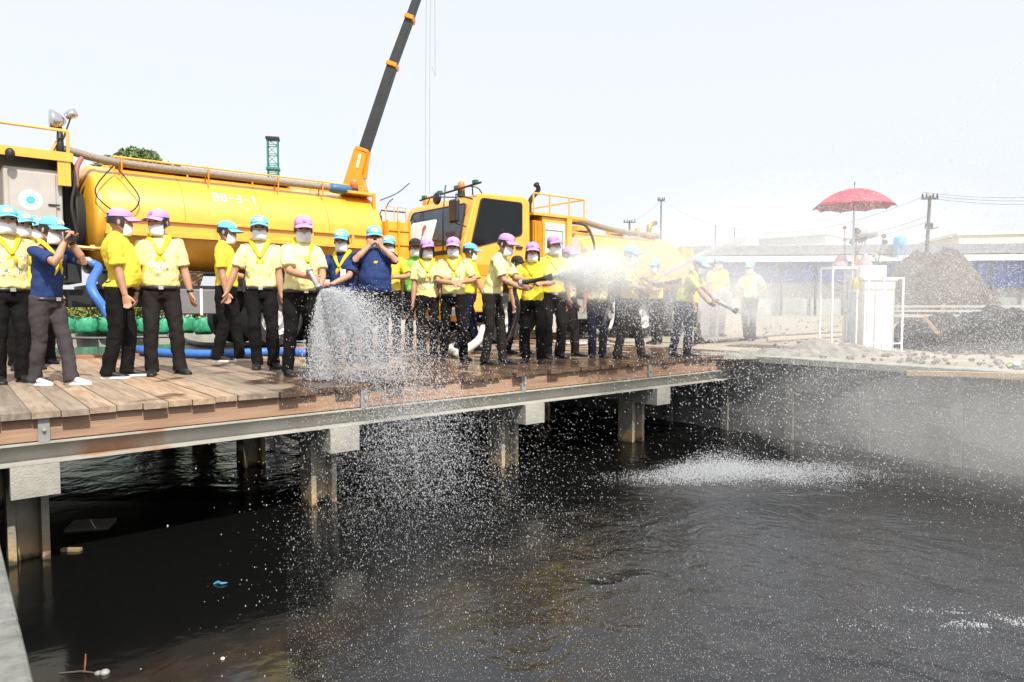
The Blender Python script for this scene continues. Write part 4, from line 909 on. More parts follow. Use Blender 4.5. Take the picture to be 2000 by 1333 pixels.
# lanes of pale boards on the ground at right
for k, (pa, pb, pc, pd_) in enumerate((((1500, 668), (1700, 654), (1700, 650), (1500, 661)),)):
    q0, q1, q2, q3 = gp(*pa, .004), gp(*pb, .004), gp(*pc, .004), gp(*pd_, .004)
    tag(MB().add([q0, q1, q2, q3] + [p+Vector((0, 0, .03)) for p in (q0, q1, q2, q3)], [(4, 5, 6, 7), (0, 1, 5, 4), (1, 2, 6, 5), (2, 3, 7, 6), (3, 0, 4, 7), (3, 2, 1, 0)]).build('board', mat('pale_wood', (0, 0, 0))), 'long pale board lying on the ground behind the white stand', 'board')

# ================================================================ litter floating on the canal
def float_at(px, py): return gp(px, py, WZ)
q = float_at(178, 1028); o = MB().box((-.17, -.12, -.01), (.17, .12, .012)).build('floating_board', mat('wet_board', (.11, .10, .085), .5)); o.location = q + Vector((0, 0, .01)); o.rotation_euler = (.06, .02, .25); tag(o, 'grey square board afloat under the left end of the deck', 'litter')
q = float_at(140, 1076); o = MB().box((-.075, -.02, -.01), (.075, .02, .015)).build('floating_stick', mat('tan_bamboo', (.30, .22, .12), .6)); o.location = q + Vector((0, 0, .006)); tag(o, 'short tan stick afloat beside the leftmost pile', 'litter')
q = float_at(430, 1142); m = MB(); m.tube([(-.045, 0, 0), (-.02, .012, .008), (.01, -.006, .006), (.045, .012, .004)], [.006, .012, .009, .004], 6); o = m.build('plastic_scrap', mat('scrap_blue', (.03, .22, .34), .4)); o.location = q + Vector((0, 0, .004)); tag(o, 'small blue plastic scrap floating alone on the black water', 'litter')
q = float_at(435, 1288); m = MB(); m.ell((0, 0, 0), (.012, .012, .008), seg=8, ring=5); o = m.build('foam_bead', mat('foam_white', (.8, .76, .68), .5)); o.location = q + Vector((0, 0, .004)); tag(o, 'tiny white bead floating right of the twig at bottom left', 'litter')
q = float_at(205, 1316); m = MB(); m.ell((0, 0, 0), (.026, .022, .018), seg=12, ring=8); m.ell((-.035, 0, -.004), (.02, .018, .012), seg=8, ring=6); o = m.build('floating_ball', mat('dull_grey', (.28, .28, .26), .6, var=.4, scale=20), smooth=True); o.location = q + Vector((0, 0, .006)); tag(o, 'dull grey ball floating at the bottom left corner', 'litter')
o = MB().tube([q + Vector((-.05, 0, .004)), q + Vector((-.13, .01, .008)), q + Vector((-.24, .0, .002))], .004, 5).build('twig', bark); tag(o, 'thin twig lying on the water left of the grey ball', 'litter')
q = float_at(165, 1312); o = MB().tube([q, q + Vector((.006, 0, .045)), q + Vector((.01, 0, .095))], [.004, .005, .003], 5).build('twig', mat('twig_rust', (.30, .12, .05), .7)); tag(o, 'rusty upright twig standing out of the water', 'litter')
q = gp(420, 778+0, 0)
# ================================================================ people
skin_m = mat('skin', (.42, .225, .14), .5, var=.12, scale=5)
N, L, B = nodes(skin_m); B.inputs['Subsurface Weight'].default_value = .06; B.inputs['Subsurface Radius'].default_value = (.01, .004, .002)
hair_m = mat('hair_black', (.012, .011, .011), .45, var=.3, scale=30)
mask_m = mat('mask_white', (.74, .76, .78), .75, var=.04, bump=.25, bscale=25)
def cloth(name, col, var=.08, rough=.85, printed=None, wr=.35):
    m = mat(name, col, rough, var=var, scale=5, bump=wr, bscale=6, spec=.2)
    if printed:
        N, L, B = nodes(m); tc = N.new('ShaderNodeTexCoord'); vo = N.new('ShaderNodeTexNoise'); vo.inputs['Scale'].default_value = 24; vo.inputs['Detail'].default_value = 3; L.new(tc.outputs['Object'], vo.inputs[0])
        sp = N.new('ShaderNodeSeparateXYZ'); L.new(tc.outputs['Object'], sp.inputs[0])
        def mrr(x, a, b, c, d):
            n = N.new('ShaderNodeMapRange'); n.inputs[1].default_value = a; n.inputs[2].default_value = b; n.inputs[3].default_value = c; n.inputs[4].default_value = d; L.new(x, n.inputs[0]); return n.outputs[0]
        def mm(op, a, b):
            n = N.new('ShaderNodeMath'); n.operation = op; L.new(a, n.inputs[0])
            if isinstance(b, (int, float)): n.inputs[1].default_value = b
            else: L.new(b, n.inputs[1])
            return n.outputs[0]
        # printed flowers on the chest: an oval patch, front only
        zc = mm('ABSOLUTE', mm('SUBTRACT', sp.outputs['Z'], 1.17), 0); xc = mm('ABSOLUTE', mm('SUBTRACT', sp.outputs['X'], .0), 0)
        mk = mm('MULTIPLY', mm('MULTIPLY', mrr(zc, .10, .18, 1, 0), mrr(xc, .08, .15, 1, 0)), mrr(sp.outputs['Y'], -.07, -.04, 1, 0))
        ms = mm('MULTIPLY', mk, mrr(vo.outputs['Fac'], .47, .56, 0, 1))
        cr = N.new('ShaderNodeValToRGB'); cr.color_ramp.elements[0].color = (*printed, 1); cr.color_ramp.elements[1].color = (.8, .8, .76, 1); cr.color_ramp.elements[0].position = .58; cr.color_ramp.elements[1].position = .45
        cr.color_ramp.elements[0].position = .45; cr.color_ramp.elements[1].position = .58; cr.color_ramp.elements[0].color = (.8, .8, .76, 1); cr.color_ramp.elements[1].color = (*printed, 1)
        v2 = N.new('ShaderNodeTexNoise'); v2.inputs['Scale'].default_value = 40; L.new(tc.outputs['Object'], v2.inputs[0]); L.new(v2.outputs['Fac'], cr.inputs[0])
        mx = N.new('ShaderNodeMix'); mx.data_type = 'RGBA'; src = B.inputs['Base Color'].links[0].from_socket; L.new(src, mx.inputs[6]); L.new(cr.outputs[0], mx.inputs[7]); L.new(ms, mx.inputs[0]); L.new(mx.outputs[2], B.inputs['Base Color'])
    return m
SH = {'yellow': cloth('shirt_yellow', (.79, .61, .06)), 'pale': cloth('shirt_pale_yellow', (.82, .75, .36)), 'print': cloth('shirt_printed_yellow', (.82, .73, .30), printed=(.22, .30, .16)),
      'navy': cloth('shirt_navy', (.022, .042, .135)), 'white': cloth('shirt_cream', (.78, .74, .42)), 'lime': cloth('vest_lime', (.22, .62, .10)), 'black': cloth('shirt_black', (.02, .02, .022)), 'yg': cloth('shirt_yellow_green', (.55, .60, .12))}
TR = {'black': cloth('trousers_black', (.0065, .006, .006), wr=.5), 'charcoal': cloth('trousers_charcoal', (.017, .014, .0135), wr=.5), 'grey': cloth('trousers_grey', (.050, .044, .046), wr=.5), 'navy': cloth('trousers_navy', (.007, .009, .026), wr=.5)}
scarf_m = cloth('scarf_yellow', (.80, .55, .03), wr=.3)
towel_m = cloth('towel_blue', (.35, .62, .80))
CAPM = {'blue': cloth('cap_light_blue', (.16, .50, .70), wr=.15), 'violet': cloth('cap_violet', (.50, .29, .60), wr=.15), 'dark': cloth('hat_dark', (.03, .028, .03), wr=.15)}
badge_m = mat('badge_white', (.80, .80, .76), .6, var=.05); badge_y = mat('badge_gold', (.75, .55, .12), .5)
badge_v = mat('badge_purple', (.30, .16, .42), .6)
shoe_m = {'black': mat('shoe_black', (.014, .014, .016), .4), 'white': mat('shoe_white', (.55, .56, .58), .6, var=.2), 'blackw': mat('shoe_black', (0, 0, 0))}
sole_w = mat('sole_white', (.72, .72, .72), .6); sole_b = mat('sole_black', (.012, .012, .012), .7)
tex_wr = bpy.data.textures.new('wrinkle', 'CLOUDS'); tex_wr.noise_scale = .16; tex_wr.noise_depth = 2
tex_wr2 = bpy.data.textures.new('wrinkle_fine', 'CLOUDS'); tex_wr2.noise_scale = .07; tex_wr2.noise_depth = 2

# shared head wear, built round the head centre (0,0,0), face towards -Y; head is .155 wide, .19 deep, .23 tall
def patch(fn, nu, nv, u0, u1, v0, v1):
    m = MB(); vs = [fn(u0+(u1-u0)*i/nu, v0+(v1-v0)*j/nv) for j in range(nv+1) for i in range(nu+1)]
    return m.add(vs, [(j*(nu+1)+i, j*(nu+1)+i+1, (j+1)*(nu+1)+i+1, (j+1)*(nu+1)+i) for j in range(nv) for i in range(nu)])
def cap_mesh():
    def dome(u, v):
        k = math.cos(v)**.75; ped = .004*abs(math.cos(3*u))
        return Vector((math.sin(u)*(.084+ped)*k, -math.cos(u)*(.101+ped)*k - .0, .036 + .080*math.sin(v) + .006*math.cos(u)*(1-math.sin(v))))
    m = patch(dome, 28, 8, -math.pi, math.pi, 0, math.pi/2-.02); m.ell((0, 0, .116), (.009, .009, .006), seg=8, ring=5); return m
def brim_mesh():
    def br_(u, v):
        a = u; r0x, r0y = .080, .096
        ex = v*.086*math.cos(a)**.6
        return Vector((math.sin(a)*(r0x + .008*v), -math.cos(a)*r0y - ex, .040 - .018*v - .030*(abs(math.sin(a))**2)*(.4+.6*v)*.9))
    return patch(br_, 16, 5, -1.25, 1.25, 0, 1)
capM = {k: cap_mesh().mesh('cap', v, True) for k, v in CAPM.items()}; brimM = {k: brim_mesh().mesh('brim', v, True) for k, v in CAPM.items()}
def bd_(sx, sz, off):
    return patch(lambda u, v: Vector((math.sin(u*sx)*(.090+off)*(math.cos(v*.9+.42)**.75), -math.cos(u*sx)*(.105+off)*(math.cos(v*.9+.42)**.75), .040+(.080+off)*math.sin(v*.9+.42) + sz*0)), 10, 6, -.42, .42, -.26, .26)
badgeM = bd_(1, 0, .003).mesh('badge', badge_m, True); 
crestM = patch(lambda u, v: Vector((math.sin(u)*(.095)*(math.cos(v+.42)**.75), -math.cos(u)*(.111)*(math.cos(v+.42)**.75), .040+.087*math.sin(v+.42))), 6, 5, -.16, .16, -.15, .15)
crestY = crestM.mesh('crest', badge_y, True); crestV = crestM.mesh('crest', badge_v, True)
hairM = patch(lambda u, v: Vector((math.sin(u)*(.0835+.004*math.cos(v*3)), -math.cos(u)*(.103), -.045 + .085*v - .02*math.cos(u))), 22, 5, 1.15, 2*math.pi-1.15, 0, 1).mesh('hair', hair_m, True)
hairL = patch(lambda u, v: Vector((math.sin(u)*(.088 + .012*(1-v)), -math.cos(u)*(.107+.012*(1-v)), -.11 + .15*v)), 22, 6, 1.0, 2*math.pi-1.0, 0, 1).mesh('hair', hair_m, True)
def mk(u, v):
    bul = math.sin(v*math.pi)**.6
    return Vector((math.sin(u)*(.066+.010*bul), -math.cos(u)*(.087 + .020*bul*math.cos(u)) - .006, -.128 + .095*v + .012*abs(math.sin(u))*(1-2*v)*-.6))
maskM = patch(mk, 16, 8, -1.25, 1.25, 0, 1).mesh('face_mask', mask_m, True)
loopM = MB()
for s_ in (-1, 1):
    loopM.tube(spline([(s_*.070, -.035, -.015), (s_*.078, -.005, .0), (s_*.081, .012, -.02), (s_*.077, -.0, -.055), (s_*.068, -.03, -.085)]), .0018, 4)
loopM = loopM.mesh('ear_loop', mask_m)
eyeM = MB().ell((0, 0, 0), (.019, .005, .008), seg=10, ring=6).mesh('eye', mat('eye_dark', (.02, .015, .012), .2), True)
glassesM = MB()
for s_ in (-1, 1):
    glassesM.tube([(s_*.033+math.cos(a)*.024, -.094+.004*abs(math.cos(a)), -.003+math.sin(a)*.016) for a in [2*math.pi*k/14 for k in range(15)]], .0022, 4)
    glassesM.tube([(s_*.056, -.088, 0), (s_*.079, -.04, .0), (s_*.080, .01, 0)], .002, 4)
glassesM = glassesM.mesh('glasses', blackp)
def shoe_mesh(m):
    R_ = []
    for (y, wx, zt_, zb) in ((.075, .022, .075, .02), (.068, .036, .095, .012), (.03, .040, .10, .012), (-.02, .038, .092, .012), (-.06, .042, .070, .012), (-.11, .046, .055, .012), (-.15, .042, .045, .012), (-.178, .028, .032, .016), (-.188, .010, .024, .018)):
        R_.append([Vector((math.cos(a)*wx, y, (zt_+zb)/2 + math.sin(a)*(zt_-zb)/2)) for a in [2*math.pi*k/12 for k in range(12)]])
    return MB().rings(R_).mesh('shoe', m, True)
def sole_mesh(m, h=.02):
    out = [(.0, .082), (.032, .072), (.040, .03), (.036, -.03), (.048, -.10), (.044, -.155), (.022, -.188), (0, -.195), (-.022, -.188), (-.044, -.155), (-.048, -.10), (-.036, -.03), (-.040, .03), (-.032, .072)]
    return MB().prism(out, 0.001, h, axis=2).mesh('sole', m)
shoeM = {'black': (shoe_mesh(shoe_m['black']), sole_mesh(sole_b)), 'white': (shoe_mesh(shoe_m['white']), sole_mesh(sole_w, .024)), 'blackw': (shoe_mesh(shoe_m['blackw']), sole_mesh(sole_w, .024))}

def remesh(o, vox, sm=3, dec=None, disp=0, tex=None, disp2=0):
    r = o.modifiers.new('union', 'REMESH'); r.mode = 'VOXEL'; r.voxel_size = vox; r.use_smooth_shade = True
    if sm: s_ = o.modifiers.new('smooth', 'SMOOTH'); s_.factor = .5; s_.iterations = sm
    if disp:
        d = o.modifiers.new('folds', 'DISPLACE'); d.texture = tex or tex_wr; d.strength = disp; d.mid_level = .5; d.texture_coords = 'GLOBAL'
    if disp2:
        d = o.modifiers.new('folds', 'DISPLACE'); d.texture = tex_wr2; d.strength = disp2; d.mid_level = .5; d.texture_coords = 'GLOBAL'
    if dec: d = o.modifiers.new('dec', 'DECIMATE'); d.ratio = dec
def ik(a, b, l1, l2, hint):
    d = b - a; D = d.length; D = min(D, (l1+l2)*.999); dn = d.normalized(); b = a + dn*D
    x = (l1*l1 - l2*l2 + D*D)/(2*D); h_ = math.sqrt(max(0, l1*l1-x*x)); hn = (hint - dn*hint.dot(dn)).normalized()
    return a + dn*x + hn*h_, b
def hand(m, W, d, n, thumb, curl=.35, spread=1.0, big=1.0):
    d = d.normalized(); n = (n - d*n.dot(d)).normalized(); l = d.cross(n)
    def R_(c, rx, ry, k=12): return [c + l*(math.cos(a)*rx*big) + n*(math.sin(a)*ry*big) for a in [2*math.pi*j/k for j in range(k)]]
    m.rings([R_(W-d*.03, .026, .021), R_(W, .027, .020), R_(W+d*.03, .036, .018), R_(W+d*.065, .041, .016), R_(W+d*.088, .040, .013)])
    for i in range(4):
        b_ = W + d*.080 + l*((-.030+.020*i)*spread*big); L_ = (.062, .074, .070, .056)[i]; dd = d.copy(); pts = [b_ - dd*.02, b_]; c = curl*(1+.12*i)
        for seg, f in enumerate((.45, .32, .25)):
            q = Matrix.Rotation(c*(.7, 1.1, .9)[seg], 3, l); dd = (q @ dd).normalized()
            if dd.dot(n) < -0.0 and False: pass
            pts.append(pts[-1] + dd*L_*f*1.05)
        m.tube(pts, [.0105*big, .0105*big, .0098*big, .0090*big, .0075*big], 8)
    b_ = W + d*.02 + l*(-.022*thumb*-1)*big
    td = (d*.75 + l*thumb*.75 + n*-.0).normalized(); p1 = b_ + td*.035; td2 = (td + d*.5 + (l.cross(d))*0 ).normalized(); td2 = (Matrix.Rotation(curl*.8, 3, l) @ td2).normalized()
    m.tube([b_, p1, p1+td2*.030, p1+td2*.053], [.014*big, .0125*big, .0108*big, .008*big], 8)

def person(spec):
    px, py, ptop = spec['at'][0], spec['at'][1], spec['top']; yaw = math.radians(spec.get('yaw', 0)) + math.atan((1000-px)/FPX)
    g = gp(px, py); lean = math.radians(spec.get('lean', 0)); drop = spec.get('drop', 0)
    # stature from the top of the cap in the photograph; a lean or slump shortens the figure
    bend_short = .60*(1-math.cos(lean)) + drop
    hh = (dp(px, ptop, g.y - math.sin(lean)*.3*math.cos(yaw)).z); Hm = 1.765 - bend_short
    sc_ = max(.86, min(1.12, hh/Hm)); fat = spec.get('fat', 1.0)
    r = empty('person', (g.x, g.y, .0), yaw, spec['label'], 'person', 'people lined up on the deck'); r.scale = (sc_, sc_, sc_)
    near = (py-ptop) > 235; vox = .0075 if near else .010
    HZ = .90 - drop
    def bendp(p):
        p = Vector(p); z = p.z; k = min(1, max(0, (z-.92)/.28)); a = lean*k
        if a == 0: return p - Vector((0, 0, drop))
        q = Vector((p.x, p.y, p.z-.95)); q = Matrix.Rotation(a, 3, 'X') @ q; return Vector((q.x, q.y, q.z+.95-drop))
    M3 = Matrix.Rotation(lean, 3, 'X')
    fem = spec.get('fem', False); sw = .155 if fem else .170
    # head frame
    neck = bendp((0, .0, 1.46)); hp = math.radians(spec.get('pitch', 8)*.55-1); hy = math.radians(spec.get('hyaw', 0))
    Hd = Matrix.Rotation(hy, 3, 'Z') @ Matrix.Rotation(lean*.35 + hp, 3, 'X')
    hc_ = neck + (Matrix.Rotation(lean*.7, 3, 'X') @ Vector((0, -.02, .150)))
    MH = Matrix.Translation(hc_) @ Hd.to_4x4() @ Matrix.Scale(1.13, 4)
    # ---- body skin: head, neck, shoulders, arms, hands, core and legs as one surface
    b = MB()
    hr = []
    for (z, wx, wy, cy) in ((-.118, .022, .020, -.050), (-.110, .040, .040, -.045), (-.085, .056, .066, -.028), (-.05, .066, .083, -.010), (-.01, .073, .092, -.002), (.03, .077, .097, 0), (.07, .070, .088, 0), (.10, .048, .060, 0), (.114, .02, .025, 0)):
        hr.append([MH @ Vector((math.cos(a)*wx, cy+math.sin(a)*wy, z)) for a in [2*math.pi*k/16 for k in range(16)]])
    b.rings(hr)
    b.tube([MH @ Vector((0, -.086, .012)), MH @ Vector((0, -.100, -.022)), MH @ Vector((0, -.108, -.036)), MH @ Vector((0, -.092, -.046))], [.008, .011, .014, .010], 6)
    for s_ in (-1, 1): b.ell((0, 0, 0), (.011, .020, .032), M=MH @ Matrix.Translation((s_*.079, .008, -.022)) @ Matrix.Rotation(s_*.35, 4, 'Z'), seg=8, ring=6)
    for s_ in (-1, 1): b.ell((0, 0, 0), (.022, .008, .006), M=MH @ Matrix.Translation((s_*.03, -.087, .018)), seg=8, ring=5)
    b.tube([bendp((0, .012, 1.40)), neck, MH @ Vector((0, .005, -.06))], [.062*fat**.5, .055, .054], 12)
    core = [bendp((0, .005, z)) for z in (.92, 1.1, 1.3, 1.42)]; b.tube(core, [.09, .09, .10, .07], 10)
    sh = {}
    arms = []
    for s_, key in ((1, 'L'), (-1, 'R')):
        S = bendp((s_*sw, .01, 1.375)); b.tube([bendp((0, .01, 1.38)), S], [.06, .052], 10)
        a = spec.get(key, {}); 
        tgt = a.get('to')
        if tgt is None: tgt = S + Vector((s_*(.050+.10*(fat-1)), -.065+.02*s_, -.530)); hint = Vector((s_*.25, 1, 0))
        else: tgt = Vector(tgt) - Vector((0, 0, drop*.5)); hint = Vector(a.get('hint', (s_*.8, .3, -.6)))
        E, Wt = ik(S, tgt, .285, .25, hint); arms.append((s_, S, E, Wt, a))
        b.tube([S, S.lerp(E, .5), E, E.lerp(Wt, .3), E.lerp(Wt, .7), Wt], [.050, .047, .041, .043, .035, .028], 10)
        fd = (Wt-E).normalized(); d = Vector(a['dir']).normalized() if 'dir' in a else (fd + Vector((-s_*.06, -.10, -.35))).normalized()
        pn = Vector(a['palm']) if 'palm' in a else Vector((s_, 0.25, 0))
        # thumb points forward (towards -Y) when the arm hangs
        n_ = (pn - d*pn.dot(d)).normalized(); l_ = d.cross(n_); want = Vector(a.get('thumb', (0, -1, .3)))
        hand(b, Wt, d, n_, 1 if l_.dot(want) > 0 else -1, a.get('curl', .38), 1, .96 if fem else 1.05)
    legs = []
    stance = spec.get('feet', ((.10, 0, 8), (-.10, 0, -8)))
    for (fx, fy, fa), s_ in zip(stance, (1, -1)):
        hip = Vector((s_*.088, .01, HZ)); ank = Vector((fx, fy+.02, .085)); kn, _ = ik(hip, ank, .42, .405, Vector((s_*.1, -1, 0))); legs.append((hip, kn, ank, fa, s_))
        b.tube([hip, kn, ank, ank-Vector((0, .0, .03))], [.07, .048, .036, .034], 8)
    body = b.build('body', skin_m, r); remesh(body, vox, 3, .45)
    # ---- shirt
    s = MB(); rr = []
    bel = spec.get('belly', .0) + (.02 if fat > 1.08 else 0)
    hemz = spec.get('hem', .93)
    for (z, wx, wy, cy) in ((hemz, .168, .122, .002-bel*.3), (hemz+.03, .170, .126, .0-bel*.6), (1.02, .160, .122, -.004-bel), (1.10, .160, .122, -.006-bel), (1.20, .168, .126, -.008-bel*.5), (1.30, .176, .122, -.004), (1.36, .172, .106, .002), (1.405, .140, .085, .008), (1.44, .092, .070, .010), (1.475, .062, .062, .006)):
        wx2, wy2 = wx*fat*(.93 if fem else 1), wy*fat*(.95 if fem else 1) + bel*.5
        if fem and 1.15 < z < 1.33: cy -= .018; wy2 += .012
        rr.append([bendp((math.cos(a)*wx2*(1+.03*math.cos(2*a)), cy + math.sin(a)*wy2, z)) for a in [2*math.pi*k/20 for k in range(20)]])
    s.rings(rr)
    for s_, S, E, Wt, a in arms:
        d = (E-S).normalized(); k = .80; S0 = S + Vector((-s_*.05, 0, -.005)); c_ = S.lerp(E, k)
        s.tube([S0, S, S.lerp(E, .25), S.lerp(E, .55), c_], [.058*fat**.5, .062*fat**.5, .066*fat**.5, .066*fat**.4, .072*fat**.3], 14)
    # collar
    s.tube([bendp((math.cos(a)*.062, .008+math.sin(a)*.060, 1.482-.018*(-math.sin(a)))) for a in [2*math.pi*k/16 for k in range(17)]], .014, 6)
    shirt = s.build('shirt', SH[spec.get('shirt', 'yellow')], r); remesh(shirt, .011 if near else .014, 2, .6, .050, tex_wr, .015)
    if spec.get('badge'):
        pass
    # ---- trousers
    t_ = MB(); slim = spec.get('slim', 1.0)*.95
    t_.rings([[Vector((math.cos(a)*wx*fat**.7*(.96 if fem else 1), .004+math.sin(a)*wy*fat**.7, z-drop)) for a in [2*math.pi*k/16 for k in range(16)]] for z, wx, wy in ((.80, .13, .105), (.86, .166, .122), (.92, .166, .122), (.97, .156, .114), (1.0, .150, .108))])
    for hip, kn, ank, fa, s_ in legs:
        hip2 = hip + Vector((0, 0, -.02)); end = ank + Vector((0, .0, -.045)); m1_ = hip2.lerp(kn, .5)
        t_.tube([hip2+Vector((0, 0, .04)), m1_, kn, kn.lerp(end, .4), kn.lerp(end, .8), end], [.100*fat**.5*slim, .092*fat**.5*slim, .074*slim, .074*slim, .070*slim, .073*slim], 14)
    trs = t_.build('trousers', TR[spec.get('trousers', 'black')], r); remesh(trs, .013 if near else .016, 2, .6, .032, tex_wr, .020)
    # belt
    if spec.get('belt', True):
        R_ = [[bendp((math.cos(a)*(.160*fat**.8)*(.95 if fem else 1), .003+math.sin(a)*(.119*fat**.8) - bel*.5*(1 if math.sin(a) < 0 else 0), z)) for a in [2*math.pi*k/24 for k in range(24)]] for z in (hemz-.028, hemz+.006)]
        R_2 = [[p*1.0 for p in q] for q in R_]; mb_ = MB().rings([R_[0], R_[1]], cap=False); ob = mb_.build('belt', blackp, r, smooth=True); so_ = ob.modifiers.new('t', 'SOLIDIFY'); so_.thickness = .008; so_.offset = 1
        if near: bu = MB().box((-.022, -.012, -.018), (.022, .004, .018)).build('buckle', steel, ob); bu.location = bendp((0, -.125*fat**.8 - bel*.5-.006, hemz-.012))
    # ---- shoes
    sm_, so2 = shoeM[spec.get('shoes', 'black')]
    for hip, kn, ank, fa, s_ in legs:
        sh_ = link('shoe', sm_, r); sh_.location = (ank.x, ank.y-.02, 0.0); sh_.rotation_euler = (0, 0, math.radians(fa)); sh_.scale = (1, .93 if fem else 1, 1); link('sole', so2, sh_)
    # ---- head things
    def onhead(name, me): o = link(name, me, r); o.matrix_local = MH; return o
    hk = spec.get('cap', 'violet')
    c_ = onhead('cap', capM[hk]); 
    for me, nm in ((brimM[hk], 'brim'),):
        q = link(nm, me, c_); so_ = q.modifiers.new('t', 'SOLIDIFY'); so_.thickness = .003
    if hk != 'dark':
        if hk == 'blue': q = link('badge', badgeM, c_)
        link('crest', crestY if hk == 'blue' else crestV, c_)
    onhead('hair', hairL if fem else hairM)
    if spec.get('mask', True): mk_ = onhead('face_mask', maskM); so_ = mk_.modifiers.new('t', 'SOLIDIFY'); so_.thickness = .002; link('ear_loop', loopM, mk_)
    for s_ in (-1, 1):
        e = link('eye', eyeM, r); e.matrix_local = MH @ Matrix.Translation((s_*.031, -.0885, -.001))
    if spec.get('glasses'): onhead('glasses', glassesM)
    # ---- neckerchief
    if spec.get('scarf', True):
        dz = spec.get('knot', 1.27)
        m = MB(); yk = -.128*fat - bel*.5 - (.02 if fem else 0)
        for s_ in (-1, 1):
            pts = [bendp(p) for p in ((0, .082, 1.485), (s_*.055, .055, 1.49), (s_*.088, .0, 1.468), (s_*.082, -.062, 1.425), (s_*.05, -.112*fat**.6, 1.355), (s_*.008, yk-.008, dz))]
            m.tube(spline(pts, 5), [.030, .031, .032, .032, .032, .032, .032, .032, .032, .032, .032, .031, .030, .030, .030, .028, .027, .026, .025, .023, .022, .020, .019, .018, .016, .014], 8, flat=(.42, 1.0) , ref=(0, 0, 1))
        m.ell((0, 0, 0), (.022, .018, .020), M=Matrix.Translation(bendp((0, yk-.012, dz))), seg=10, ring=6)
        for s_ in (-1, 1): m.tube([bendp((0, yk-.008, dz)), bendp((s_*.028, yk-.006, dz-.06)), bendp((s_*.045, yk+.002, dz-.13))], [.010, .022, .006], 8, flat=(1, .35))
        m.build('neckerchief', scarf_m, r, smooth=True)
    if spec.get('watch'):
        for s_, S, E, Wt, a in arms:
            if (s_ == 1 and 'L' in spec['watch']) or (s_ == -1 and 'R' in spec['watch']):
                d = (Wt-E).normalized(); c = Wt - d*.03; MB().tube([c-d*.012, c+d*.012], .033, 14).build('watch', blackp, r, smooth=True)
    if spec.get('radio'):
        q = bendp((-.175, -.03, .95)); MB().box((q.x-.02, q.y-.03, q.z-.08), (q.x+.02, q.y+.03, q.z+.06)).build('radio', blackp, r, bevel=.006); MB().tube([q+Vector((0, 0, .06)), q+Vector((.02, -.04, .22))], [.007, .004], 6).build('radio_aerial', blackp, r)
    if spec.get('towel'):
        m = MB(); R_ = [[bendp((math.cos(a)*(.175-.04*k_)*fat, .02+math.sin(a)*(.128-.02*k_)*fat, 1.12+.10*k_+.01*math.sin(5*a))) for a in [math.pi*j/14 for j in range(15)]] for k_ in range(4)]
        m.add([p for q in R_ for p in q], [(i*15+j, i*15+j+1, (i+1)*15+j+1, (i+1)*15+j) for i in range(3) for j in range(14)]); o = m.build('towel', towel_m, r, smooth=True); so_ = o.modifiers.new('t', 'SOLIDIFY'); so_.thickness = .012; so_.offset = 1
    if spec.get('stripe'):
        for hip, kn, ank, fa, s_ in legs:
            c = kn.lerp(ank, .35); d = (ank-kn).normalized(); MB().tube([c-d*.025, c+d*.025], .084, 14).build('reflective_band', mat('lime', (0, 0, 0)), r, smooth=True)
    if spec.get('pass'):
        q = bendp(spec['pass']); MB().box((q.x-.035, q.y-.004, q.z-.05), (q.x+.035, q.y, q.z+.05)).build('badge_card', badge_m, r)
    if spec.get('phone'):
        for s_, S, E, Wt, a in arms:
            if s_ == -1: o = MB().box((-.075, -.006, -.037), (.075, .006, .037)).build('phone', blackp); o.matrix_world = Matrix.Translation(r.location) @ Matrix.Rotation(yaw, 4, 'Z') @ Matrix.Scale(sc_, 4) @ Matrix.Translation(Wt + Vector((.05, -.03, .06))); tag(o, 'black phone held up to the face of the man in navy and grey at left', 'phone')
    wm_ = Matrix.Translation(r.location) @ Matrix.Rotation(yaw, 4, 'Z') @ Matrix.Scale(sc_, 4)
    return r, [wm_ @ q[3] for q in arms]

dn = (0, 0, -1)
two = lambda x, y, z, sp=.07: None
P = []
def add(**k): P.append(k)
add(label='man in light blue cap and printed shirt at the left picture edge, hand on hip', at=(22, 748), top=397, yaw=18, hyaw=-8, cap='blue', shirt='print', L=dict(to=(.30, -.06, 1.0), hint=(1, .3, -.1), dir=(-.55, -.55, -.5), palm=(0, 1, -.3), curl=.5), fat=1.06)
add(label='light blue capped person half hidden directly right of the man at the left edge', at=(52, 722), top=410, yaw=10, hyaw=15, cap='blue', shirt='yellow')
add(label='person in light blue cap whose face shows just left of the navy shirted man', at=(78, 712), top=418, yaw=14, hyaw=10, cap='blue', shirt='yellow')
add(label='man in navy polo, yellow scarf and grey trousers taking a picture, at left', at=(98, 752), top=418, yaw=48, hyaw=0, pitch=14, lean=5, cap='blue', shirt='navy', trousers='grey', shoes='white', hem=.90, phone=1, watch='L', feet=((.06, -.22, 5), (-.06, .10, -4)), slim=.98,
    L=dict(to=(.045, -.25, 1.49), hint=(.6, -.2, -1), dir=(-.35, -.2, .9), palm=(-.5, -.5, .2), curl=.7), R=dict(to=(-.06, -.27, 1.46), hint=(-.6, -.2, -1), dir=(.35, -.2, .9), palm=(.5, -.5, .2), curl=.7))
add(label='man in violet cap and bright yellow shirt turned away to the right, left of pair', at=(238, 738), top=402, yaw=84, hyaw=6, cap='violet', shirt='yellow', shoes='blackw', scarf=False, fat=1.10, belly=.03, feet=((.11, -.06, 8), (-.08, .10, -12)), belt=False)
add(label='man in violet cap and printed pale yellow shirt with watches, right of the pair', at=(318, 732), top=405, yaw=2, hyaw=-38, cap='violet', shirt='print', trousers='charcoal', watch='LR', fat=1.08, belly=.02, feet=((.17, -.02, 25), (-.10, -.02, -4)), L=dict(to=(.30, -.05, .80), hint=(.3, 1, 0)))
